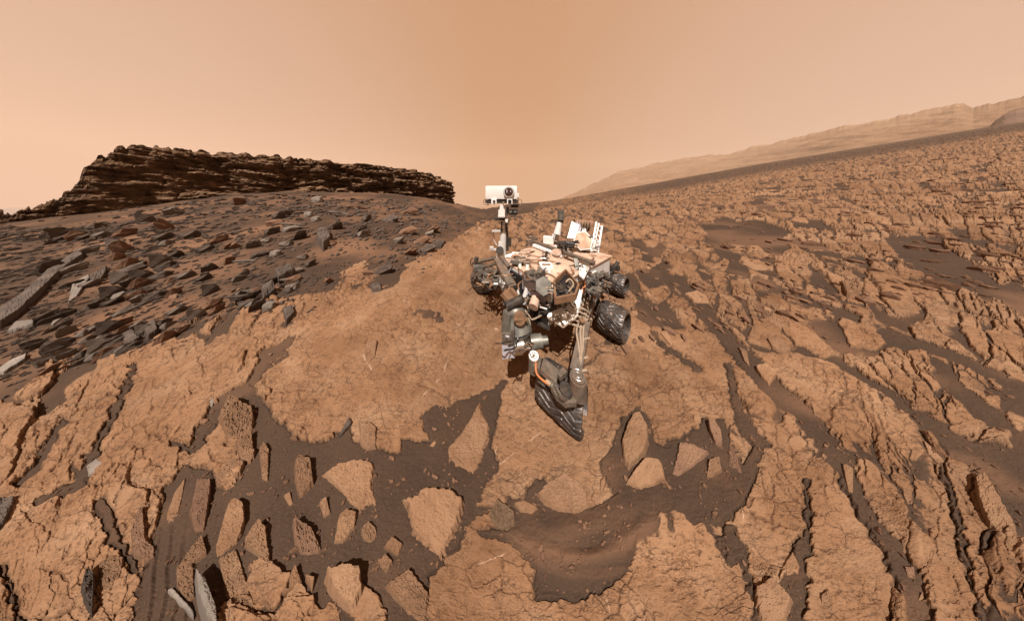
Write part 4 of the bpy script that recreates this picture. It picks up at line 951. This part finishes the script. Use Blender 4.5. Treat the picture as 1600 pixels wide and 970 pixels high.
# --- hexagonal dish, heat plates, generator, drum antenna
YD = 2.62
c_ = at_y(911, 376, YD); nrm = Vector((-.30, -.80, .52)).normalized()
ax = nrm.cross(UP).normalized(); ay = nrm.cross(ax)
def hexp(r, off, ry=1.12): return [c_+nrm*off+ax*math.cos(1.047*k+.2)*r+ay*math.sin(1.047*k+.2)*r*ry for k in range(6)]
b = MB(); b.plate(hexp(.172, -.025), nrm*.035); dish = b.out('hexagonal_antenna', 'white')
b = MB(); b.plate(hexp(.155, .010), nrm*.006); b.out('antenna_face', 'bronze', dish, 'matt brown six sided face')
b = MB(); b.cyl(c_-nrm*.03, c_-nrm*.22, .05, .035, 16); b.box(at_y(921, 371, YD+.02), (.09, .09, .06), BM_); b.cyl(at_y(914, 394, YD), at_y(912, 384, YD+.08), .03, .03, 12); b.out('antenna_mount', 'hwg', dish)
b = MB(); b.plate([at_y(893, 346, 3.15), at_y(886, 372, 2.95), at_y(899, 373, 2.95), at_y(905, 352, 3.15)], (.03, .03, 0)); b.out('heat_plate', 'clean')
b = MB(); b.plate([at_y(902, 345, 3.2), at_y(896, 370, 3.0), at_y(904, 371, 3.0), at_y(909, 354, 3.2)], (.03, .04, 0)); b.out('heat_plate', 'lav')
b = MB(); b.plate([at_y(912, 353, 3.25), at_y(905, 372, 3.05), at_y(911, 372, 3.05), at_y(917, 357, 3.25)], (.03, .04, 0)); b.out('heat_plate', 'clean')
b = MB(); b.plate([at_y(893, 342, 3.3), at_y(878, 367, 3.0), at_y(883, 370, 3.0), at_y(896, 345, 3.3)], (.04, .05, 0)); b.out('side_plate', 'bronze')
b = MB(); b.plate([at_y(927, 346, 3.3), at_y(918, 368, 3.05), at_y(923, 370, 3.05), at_y(931, 349, 3.3)], (.04, .05, 0)); b.out('side_plate', 'bronze')
b = MB(); b.cyl(at_y(896, 351, 3.35), at_y(924, 353, 3.35), .13, .13, 24); gen = b.out('generator', 'bronze', smooth=True)
for k in range(6):
    b = MB(); b.plate([at_y(899+k*4.4, 346, 3.18), at_y(899+k*4.4, 362, 3.18), at_y(900+k*4.4, 362, 3.4), at_y(900+k*4.4, 346, 3.4)], (.012, 0, 0)); b.out('fin', 'hw', gen)
b = MB()
lat = [(931, 347), (941, 352), (938, 372), (931, 402), (925, 400), (927, 372)]
b.beam(at_y(932, 347, 3.0), at_y(926, 380, 2.75), .03, .03); b.beam(at_y(941, 353, 3.0), at_y(933, 402, 2.6), .03, .03); b.beam(at_y(936, 349, 3.02), at_y(930, 378, 2.8), .02, .03)
for k in range(6):
    t_ = k/5; b.beam(at_y(931.5-t_*4, 349+t_*34, 3.0-.3*t_), at_y(940.5-t_*6, 355+t_*42, 3.0-.35*t_), .02, .022)
b.out('side_lattice', 'clean')
b = MB(); b.plate([at_y(929, 378, 2.75), at_y(936, 378, 2.75), at_y(931, 404, 2.55), at_y(920, 402, 2.55)], (.02, .03, 0)); b.out('side_shield', 'white')
clutter('lattice_fittings', 931, 388, 5, 9, 22, ['hwg', 'white', 'bronze'], z0=ZD+.1, hh=.25, parent=ROOT, sz=(.015, .04))
b = MB(); b.cyl(at_y(876.5, 343.5, 3.1), at_y(876.5, 328.5, 3.1), .072, .068, 28); drum = b.out('drum_antenna', 'hwg', smooth=True)
b = MB(); b.cyl(at_y(876, 348, 3.1), at_y(876, 343.5, 3.1), .045, .06, 16); b.box(at_y(876, 346, 3.1), (.10, .06, .03), Matrix.Identity(3)); b.out('antenna_collar', 'hwd', drum)
b = MB(); b.cyl(at_y(870, 367, 3.0), at_y(874, 348, 3.08), .075, .05, 14); b.out('antenna_post', 'white', drum)
# --- wheels
def wheel_mesh(Rw=.22, Ww=.32):
    nu, nw = 480, 61
    th_, w_ = np.meshgrid(np.linspace(0, 2*np.pi, nu+1), np.linspace(-.5, .5, nw)); 
    zig = np.abs(((w_*2.0+.25) % 1)-.5)*2
    ph = (th_*20/(2*np.pi)+zig*.9) % 1.0
    ridge = np.exp(-((ph-.5)/.06)**4)-.45*np.exp(-((ph-.62)/.05)**2)
    r = Rw*(1-.10*(2*w_)**4)+.011*ridge*(np.abs(w_) < .485)+.0025*np.sin(th_*9+w_*5)+.003*pn(th_*9, w_*7, 5)
    X1 = r*np.cos(th_); Z1 = r*np.sin(th_); Y1 = w_*Ww
    ri = r-.022
    X2 = (Rw*.90-.02)*np.cos(th_); Z2 = (Rw*.90-.02)*np.sin(th_)
    Xa = np.vstack([X2[:1], X1, X2[::-1], X2[:1]]); Za = np.vstack([Z2[:1], Z1, Z2[::-1], Z2[:1]]); Ya = np.vstack([Y1[:1], Y1, Y1[::-1], Y1[:1]])
    me = grid_mesh('wheel', Xa, Ya, Za, True, flip=True); me.materials.append(M['wheelm']); return me
wheel_me = wheel_mesh()
hb = bmesh.new()
def lc(a, b_, r0, r1=None, seg=20):
    a = Vector(a); b_ = Vector(b_); g = bmesh.ops.create_cone(hb, cap_ends=True, segments=seg, radius1=r0, radius2=r0 if r1 is None else r1, depth=(b_-a).length)
    q_ = (b_-a).to_track_quat('Z', 'Y').to_matrix()
    for v in g['verts']: v.co = (a+b_)/2+q_@v.co
lc((0, -.10, 0), (0, .12, 0), .055, .045); lc((0, .08, 0), (0, .13, 0), .03)
hub_me = bpy.data.meshes.new('hub'); hb.to_mesh(hub_me); hb.free(); hub_me.materials.append(M['hwd'])
hb = bmesh.new()
for k in range(6):
    a = k*math.pi/3; pts = [Vector((math.cos(a+d)*r_w, (.02+.05*(1-r_w/.19)), math.sin(a+d)*r_w)) for r_w, d in ((.05, 0), (.10, .18), (.15, .2), (.188, .05))]
    for p, q_ in zip(pts[:-1], pts[1:]): lc(p, q_, .012, .012, 8)
spoke_me = bpy.data.meshes.new('spokes'); hb.to_mesh(spoke_me); hb.free(); spoke_me.materials.append(M['hwg'])
def wheel(px, py, scale=1.0, yaw=None, side=1, wide=1.0):
    rad = .22*scale; y = 2.0
    for _ in range(12):
        x = (px-800)/FPX*y; zz = ground_at(x, y)+rad; y += .6*(FPX*(EYE-zz)/(py-HZ)-y)
    x = (px-800)/FPX*y; p = Vector((x, y, ground_at(x, y)+rad-.01))
    o = bpy.data.objects.new('wheel', wheel_me); COL.objects.link(o); o.parent = ROOT; o.location = p-RL
    a = math.atan2(LF.y*side, LF.x*side)-math.pi/2 if yaw is None else yaw
    o.rotation_euler = (0, rr.uniform(0, 1), a); o.scale = (scale, scale*wide, scale)
    for n_, m_e in (('hub', hub_me), ('spokes', spoke_me)):
        c = bpy.data.objects.new(n_, m_e); COL.objects.link(c); c.parent = o
    return p
w_fl = wheel(877, 611, .70, math.atan2(-.60, .80)-math.pi/2, wide=1.7); w_ml = wheel(958, 499, .84, wide=1.05); w_rl = wheel(965, 443, .80); w_fr = wheel(757, 434, 1.12, side=-1)
w_mr = wheel(845, 392, 1.0, side=-1) if False else None
ROOT_children = True
# --- suspension, left side
piv = bf(-.05, .72, .80); st = at_z(903, 604, .47)
def knots(a, b_, pts): return [a]+pts+[b_]
knee = at_y(922, 470, 1.80)
b = MB(); b.beam(piv, knee, .08, .07); b.beam(knee, st+Vector((.0, .04, .05)), .085, .06); b.cyl(knee-LF*.05, knee+LF*.05, .05, .05, 20); arm = b.out('rocker_arm', 'hw')
b = MB(); k1 = knee+Vector((-.05, -.02, .02)); s1 = st+Vector((-.02, .06, .10))
def ony(v, d=.07): 
    t_ = (v-470)/130; iy = (1/knee.y)*(1-t_)+(1/(st.y+.04))*t_; return 1/iy-d
for o_, r0 in ((0, .011), (-4, .009), (3, .008)):
    b.tube([piv+Vector((-.03, -.06, .06)), at_y(919+o_, 462, ony(466)), at_y(913+o_, 490, ony(490)), at_y(907+o_*1.5, 515, ony(515)), at_y(908+o_, 540, ony(540)), at_y(908+o_*.5, 565, ony(565)), at_y(903+o_*.5, 588, ony(588))], r0)
for v_ in (500, 530, 560, 580): b.beam(at_y(905+(580-v_)*.1, v_, ony(v_)), at_y(917+(580-v_)*.1, v_-2, ony(v_)), .014, .01)
b.out('arm_cable', 'cable', arm, smooth=True)
b = MB(); b.box((k1+s1)/2+Vector((.01, 0, .05)), (.05, .05, .02), Matrix.Rotation(.2, 3, 'Z')); b.box(k1+Vector((.02, .12, .06)), (.06, .04, .03), Matrix.Identity(3)); b.out('cable_clamp', 'bronze', arm)
b = MB(); b.cyl(st+Vector((0, 0, -.05)), st+Vector((0, 0, .07)), .062, .058, 26); b.cyl(st+Vector((0, 0, .07)), st+Vector((0, 0, .085)), .05, .05, 24); sta = b.out('steering_actuator', 'hw', smooth=True)
b = MB(); b.ring(st+Vector((0, 0, .09)), UP, .038, .005, 24); b.ring(st+Vector((0, 0, .09)), UP, .018, .004, 16)
for k in range(4): a = k*1.5708+.7; b.cyl(st+Vector((math.cos(a)*.018, math.sin(a)*.018, .09)), st+Vector((math.cos(a)*.04, math.sin(a)*.04, .09)), .004, .004, 6)
b.out('cap_mark', 'chrome', sta)
# fork that runs from the steering actuator round to the inner side of the wheel
fk = at_z(834, 560, .50)
b = MB(); arc = [st+Vector((-.01, .0, -.05)), at_z(896, 626, .42), at_z(883, 627, .42), at_z(872, 618, .43), at_z(865, 606, .44), at_z(862, 596, .45), at_z(868, 584, .46)]
for p, q_ in zip(arc[:-1], arc[1:]): b.beam(p, q_, .042, .035)
for p in arc[1:]: b.cyl(p-UP*.018, p+UP*.018, .022, .022, 12)
b.beam(at_z(870, 590, .46), at_z(846, 570, .50), .10, .04); b.box(at_z(878, 584, .47), (.08, .04, .04), Matrix.Rotation(.5, 3, 'Z')); fork = b.out('wheel_fork', 'hw')
b = MB(); b.cyl(fk+Vector((0, 0, -.10)), fk+Vector((0, 0, .02)), .046, .046, 24); b.beam(fk+Vector((0, -.02, -.02)), at_z(845, 572, .48), .09, .05); b.out('drive_motor', 'hwg', fork, smooth=True)
b = MB(); b.ring(fk+Vector((0, 0, .025)), UP, .036, .008, 24)
for k in range(8): a = k*.785; b.cyl(fk+Vector((math.cos(a)*.012, math.sin(a)*.012, .025)), fk+Vector((math.cos(a)*.034, math.sin(a)*.034, .025)), .0045, .0045, 6)
b.out('motor_cap', 'clean', fork)
b = MB(); b.tube([fk+Vector((.01, -.05, .02)), at_z(838, 582, .50), at_z(846, 592, .47), at_z(857, 600, .45)], .008); b.out('motor_cable', 'orange', fork, smooth=True)
b = MB(); b.box(at_z(857, 597, .455), (.03, .04, .02), Matrix.Rotation(.7, 3, 'Z')); b.out('yellow_tag', 'cable', fork)
for k in range(11):
    th_ = k/10; q_ = at_z(866+th_*20, 603+math.sin(th_*2.0)*22, .47); b = MB() if k == 0 else b; b.cyl(q_, q_+UP*.012, .006, .005, 8)
b.out('bolt_row', 'chrome', fork)
b = MB(); c_ = at_z(884, 606, .46); b.cyl(c_-UP*.05, c_, .055, .045, 24); b.out('steering_drum', 'hwd', fork, smooth=True)
# bogie to the middle and rear wheels
bp = at_y(944, 432, 2.30)
b = MB(); b.beam(piv+Vector((.03, .03, .02)), bp, .07, .07); b.beam(bp, w_ml+Vector((-.02, .02, .16))-LF*.18, .06, .06); b.beam(bp, w_rl+UP*.26-LF*.12, .06, .055)
b.cyl(bp-LF*.07, bp+LF*.09, .05, .05, 20); b.beam(w_ml-LF*.19+UP*.16, w_ml-LF*.19, .07, .05, LF); bog = b.out('bogie_arm', 'hwd')
b = MB(); b.cyl(at_y(952, 428, 2.5), at_y(966, 409, 2.5), .035, .028, 16); b.beam(at_y(941, 412, 2.5), at_y(960, 420, 2.5), .07, .06); b.box(at_y(963, 418, 2.5), (.09, .08, .09), Matrix.Rotation(.5, 3, 'Z')); b.beam(at_y(938, 424, 2.4), at_y(950, 440, 2.3), .06, .05); b.out('steering_actuator', 'hwd', smooth=False)
b = MB(); b.cyl(at_y(965.6, 409.6, 2.49), at_y(966.6, 407.6, 2.49), .024, .022, 16); b.out('steering_cap', 'chrome', bog)
clutter('bogie_fittings', 938, 440, 12, 16, 44, ['hwd', 'hw', 'hwg', 'hw'], z0=.80, hh=.14, parent=bog, sz=(.03, .07))
clutter('bogie_fittings', 926, 446, 6, 14, 22, ['hwd', 'blk', 'hwg'], z0=.85, hh=.12, parent=bog, sz=(.03, .06))
b = MB()
for k in range(7):
    ox = k*.9; b.tube([at_y(897+ox, 432+k, 1.9), at_y(909+ox*.5, 434+k*1.5, 1.85), at_y(916-ox*.3, 444+k, 1.8), at_y(908, 452+k*1.4, 1.75), at_y(900+ox, 455+k*1.6, 1.72)], .009)
b.out('harness', 'orange', deck, 'bundle of orange cables', smooth=True)
b = MB(); b.tube([at_y(914, 425, 2.0), at_y(922, 436, 1.9), at_y(920, 455, 1.8), at_y(914, 475, 1.7)], .022); b.tube([at_y(924, 440, 1.95), at_y(930, 458, 1.85), at_y(925, 480, 1.75)], .012); b.out('black_hose', 'hwd', bog, smooth=True)
b = MB(); b.tube([at_y(926, 468, 1.78), at_y(929, 460, 1.79), at_y(934, 456, 1.8)], .014); b.out('orange_clip', 'orange', bog, smooth=True)
# right front wheel assembly
yf = w_fr.y
b = MB(); b.cyl(at_y(739, 411, yf-.15), at_y(778, 402, yf-.5), .035, .035, 14); b.cyl(at_y(742, 420, yf-.18), at_y(782, 410, yf-.5), .030, .030, 14); b.beam(at_y(736, 430, yf-.3), at_y(772, 421, yf-.45), .05, .05)
b.beam(at_y(762, 416, yf-.35), at_y(776, 427, yf-.5), .04, .04); ra = b.out('front_link', 'hw')
b = MB(); b.box(at_y(747, 418, yf-.3), (.16, .12, .09), Matrix.Rotation(.3, 3, 'Z')); b.box(at_y(750, 424, yf-.36), (.06, .06, .05), Matrix.Identity(3)); b.out('steering_box', 'hwg', ra)
b = MB(); b.cyl(at_y(744, 409, yf-.25), at_y(745, 402, yf-.25), .04, .035, 16); b.tube([at_y(744, 404, yf-.25), at_y(737, 404, yf-.25), at_y(735, 412, yf-.25), at_y(739, 417, yf-.25)], .008); b.out('sensor_cap', 'hwd', ra)
clutter('joint_fittings', 762, 436, 14, 10, 50, ['hw', 'hwd', 'bronze', 'hwg'], z0=.55, hh=.18, parent=ra, sz=(.03, .09))
clutter('joint_fittings', 781, 440, 9, 10, 40, ['hw', 'hwg', 'white', 'hwd'], z0=.70, hh=.16, parent=ra, sz=(.02, .06))
b = MB(); b.beam(at_y(777, 405, 2.22), at_y(801, 449, 1.75), .11, .05); b.beam(at_y(783, 402, 2.2), at_y(795, 418, 2.05), .06, .06); b.out('side_plate', 'hw', None, 'long dusty grey plate leaning on the front corner')
# --- robotic arm shoulder with its tools
ya = 1.45
b = MB(); b.beam(at_y(790, 455, 1.65), at_y(812, 478, 1.55), .15, .05); b.beam(at_y(786, 456, 1.66), at_y(804, 480, 1.56), .03, .07); b.beam(at_y(797, 452, 1.64), at_y(815, 474, 1.55), .03, .07); arm2 = b.out('robotic_arm', 'bronze')
b = MB(); b.cyl(at_y(793, 478, ya), at_y(817, 466, ya), .042, .042, 22); b.out('joint_cylinder', 'hwd', arm2, smooth=True)
b = MB(); b.cyl(at_y(806, 482, ya+.05), at_y(812, 518, ya-.03), .085, .125, 26); b.cyl(at_y(812, 518, ya-.03), at_y(814, 531, ya-.05), .125, .075, 26); b.dome(at_y(806, 485, ya+.04), .10, (1, 1, .8), 24); b.beam(at_y(795, 486, ya), at_y(792, 522, ya-.02), .10, .07); b.out('turret_housing', 'hwg', arm2, smooth=True)
b = MB(); b.beam(at_y(803, 499, ya-.12), at_y(824, 499, ya-.1), .03, .02); b.cyl(at_y(812, 496, ya-.08), at_y(812, 500, ya-.12), .06, .05, 20); b.out('latch', 'bronze', arm2)
b = MB(); b.box(at_y(794, 541, ya-.15), (.115, .10, .125), Matrix.Rotation(.12, 3, 'Z'), .006); b.out('tool_box', 'lav', arm2)
tb = MB()
for a, c in (((785, 521), (797, 522)), ((785, 537), (797, 536)), ((785, 521), (786, 537)), ((797, 522), (798, 536)), ((786, 524), (797, 534)), ((785, 529), (797, 529))): tb.beam(at_y(a[0], a[1], ya-.2), at_y(c[0], c[1], ya-.2), .012, .016)
tb.out('truss_frame', 'hw', arm2)
b = MB(); b.plate([at_y(798, 516, ya-.2), at_y(803, 516, ya-.2), at_y(804, 540, ya-.2), at_y(800, 540, ya-.2)], (.0, .12, 0)); b.out('side_cheek', 'hwg', arm2)
b = MB(); b.cyl(at_y(803, 541, ya-.15), at_y(819, 538, ya-.15), .055, .05, 22); b.cyl(at_y(804, 548, ya-.17), at_y(818, 546, ya-.17), .022, .022, 14); b.cyl(at_y(804, 552, ya-.17), at_y(817, 550, ya-.17), .016, .016, 14); b.out('drill_joint', 'chrome', arm2, smooth=True)
clutter('joint_fittings', 822, 540, 6, 8, 30, ['bronze', 'chrome', 'hw'], z0=.52, hh=.06, parent=arm2, sz=(.012, .03))
b = MB(); b.cyl(at_y(830, 534, ya-.1), at_y(847, 532, ya-.1), .058, .055, 26); b.cyl(at_y(847, 532, ya-.1), at_y(856, 531, ya-.1), .036, .034, 22); b.out('tool_motor', 'hwg', arm2, smooth=True)
b = MB(); b.tube([at_y(815, 478, ya+.05), at_y(826, 492, ya), at_y(832, 499, ya), at_y(850, 490, ya+.05), at_y(868, 480, ya+.05)], .008); b.tube([at_y(818, 484, ya+.05), at_y(828, 505, ya), at_y(826, 522, ya)], .010); b.out('arm_cable', 'cable', arm2, smooth=True)
b = MB(); b.beam(at_y(826, 488, 1.55), at_y(880, 462, 1.55), .05, .05); b.beam(at_y(836, 494, 1.5), at_y(876, 476, 1.5), .03, .03); b.out('lower_strut', 'hwd', None)
b = MB(); b.cyl(at_y(833, 480, 1.42), at_y(837, 466, 1.5), .048, .045, 22); b.out('canister', 'deck', None, smooth=True)
clutter('front_fittings', 845, 476, 14, 7, 34, ['hwd', 'blk', 'hw', 'white'], z0=.66, hh=.16, parent=ROOT, sz=(.02, .06))
clutter('belly_fittings', 882, 476, 10, 9, 18, ['white', 'chrome', 'cable', 'hw'], z0=.76, hh=.10, parent=ROOT, sz=(.015, .05))
clutter('corner_fittings', 797, 465, 9, 8, 30, ['hw', 'bronze', 'hwd'], z0=.66, hh=.14, parent=ROOT, sz=(.02, .05))
# many thin cables that run over the deck, the arm and the wheel joints
def cables(px0, px1, py0, py1, z0, z1, n, m, parent, name='cable', ln=22, r=.006, y=None):
    for _ in range(n):
        b = MB(); x = rr.uniform(px0, px1); y_ = rr.uniform(py0, py1); a = rr.uniform(0, 6.28); pts = []
        for k in range(5):
            z_ = rr.uniform(z0, z1); q_ = at_z(x, y_, z_); pts.append(q_); a += rr.uniform(-.7, .7); x += math.cos(a)*ln/4; y_ += math.sin(a)*ln/6
        b.tube(pts, r*rr.uniform(.7, 1.5), 6); b.out(name, m, parent, smooth=True)
cables(800, 875, 392, 440, ZD+.02, ZD+.07, 9, 'bronze', deck)
cables(805, 900, 385, 450, ZD+.03, ZD+.09, 7, 'hwd', deck)
cables(800, 860, 455, 490, .72, .88, 8, 'cable', body, ln=30)
cables(740, 785, 415, 450, .55, .75, 7, 'hwd', ra)
cables(925, 955, 420, 465, .80, .95, 8, 'hwg', bog)
cables(860, 905, 465, 500, .74, .84, 7, 'cable', body, ln=18)
cables(785, 830, 480, 545, .72, .80, 5, 'hwd', arm2, ln=26)
b = MB(); b.plate([at_z(908, 391, ZD+.03), at_z(930, 394, ZD+.03), at_z(938, 384, ZD+.03), at_z(920, 381, ZD+.03)], (0, 0, .02)); b.out('rear_cover', 'clean', deck)
b = MB(); b.plate([at_z(789, 402, ZD+.02), at_z(800, 396, ZD+.02), at_z(812, 397, ZD+.02), at_z(803, 404, ZD+.02)], (0, 0, .03)); b.out('corner_cover', 'clean', deck)
for x_, y_, r_b in ((868, 388, .03), (878, 393, .035), (889, 398, .03), (858, 428, .025), (812, 418, .03), (824, 421, .025)):
    b = MB(); q_ = at_z(x_, y_, ZD); b.cyl(q_, q_+UP*.06, r_b, r_b*.8, 16); b.out('deck_fitting', 'chrome' if x_ % 2 else 'clean', deck, smooth=True)
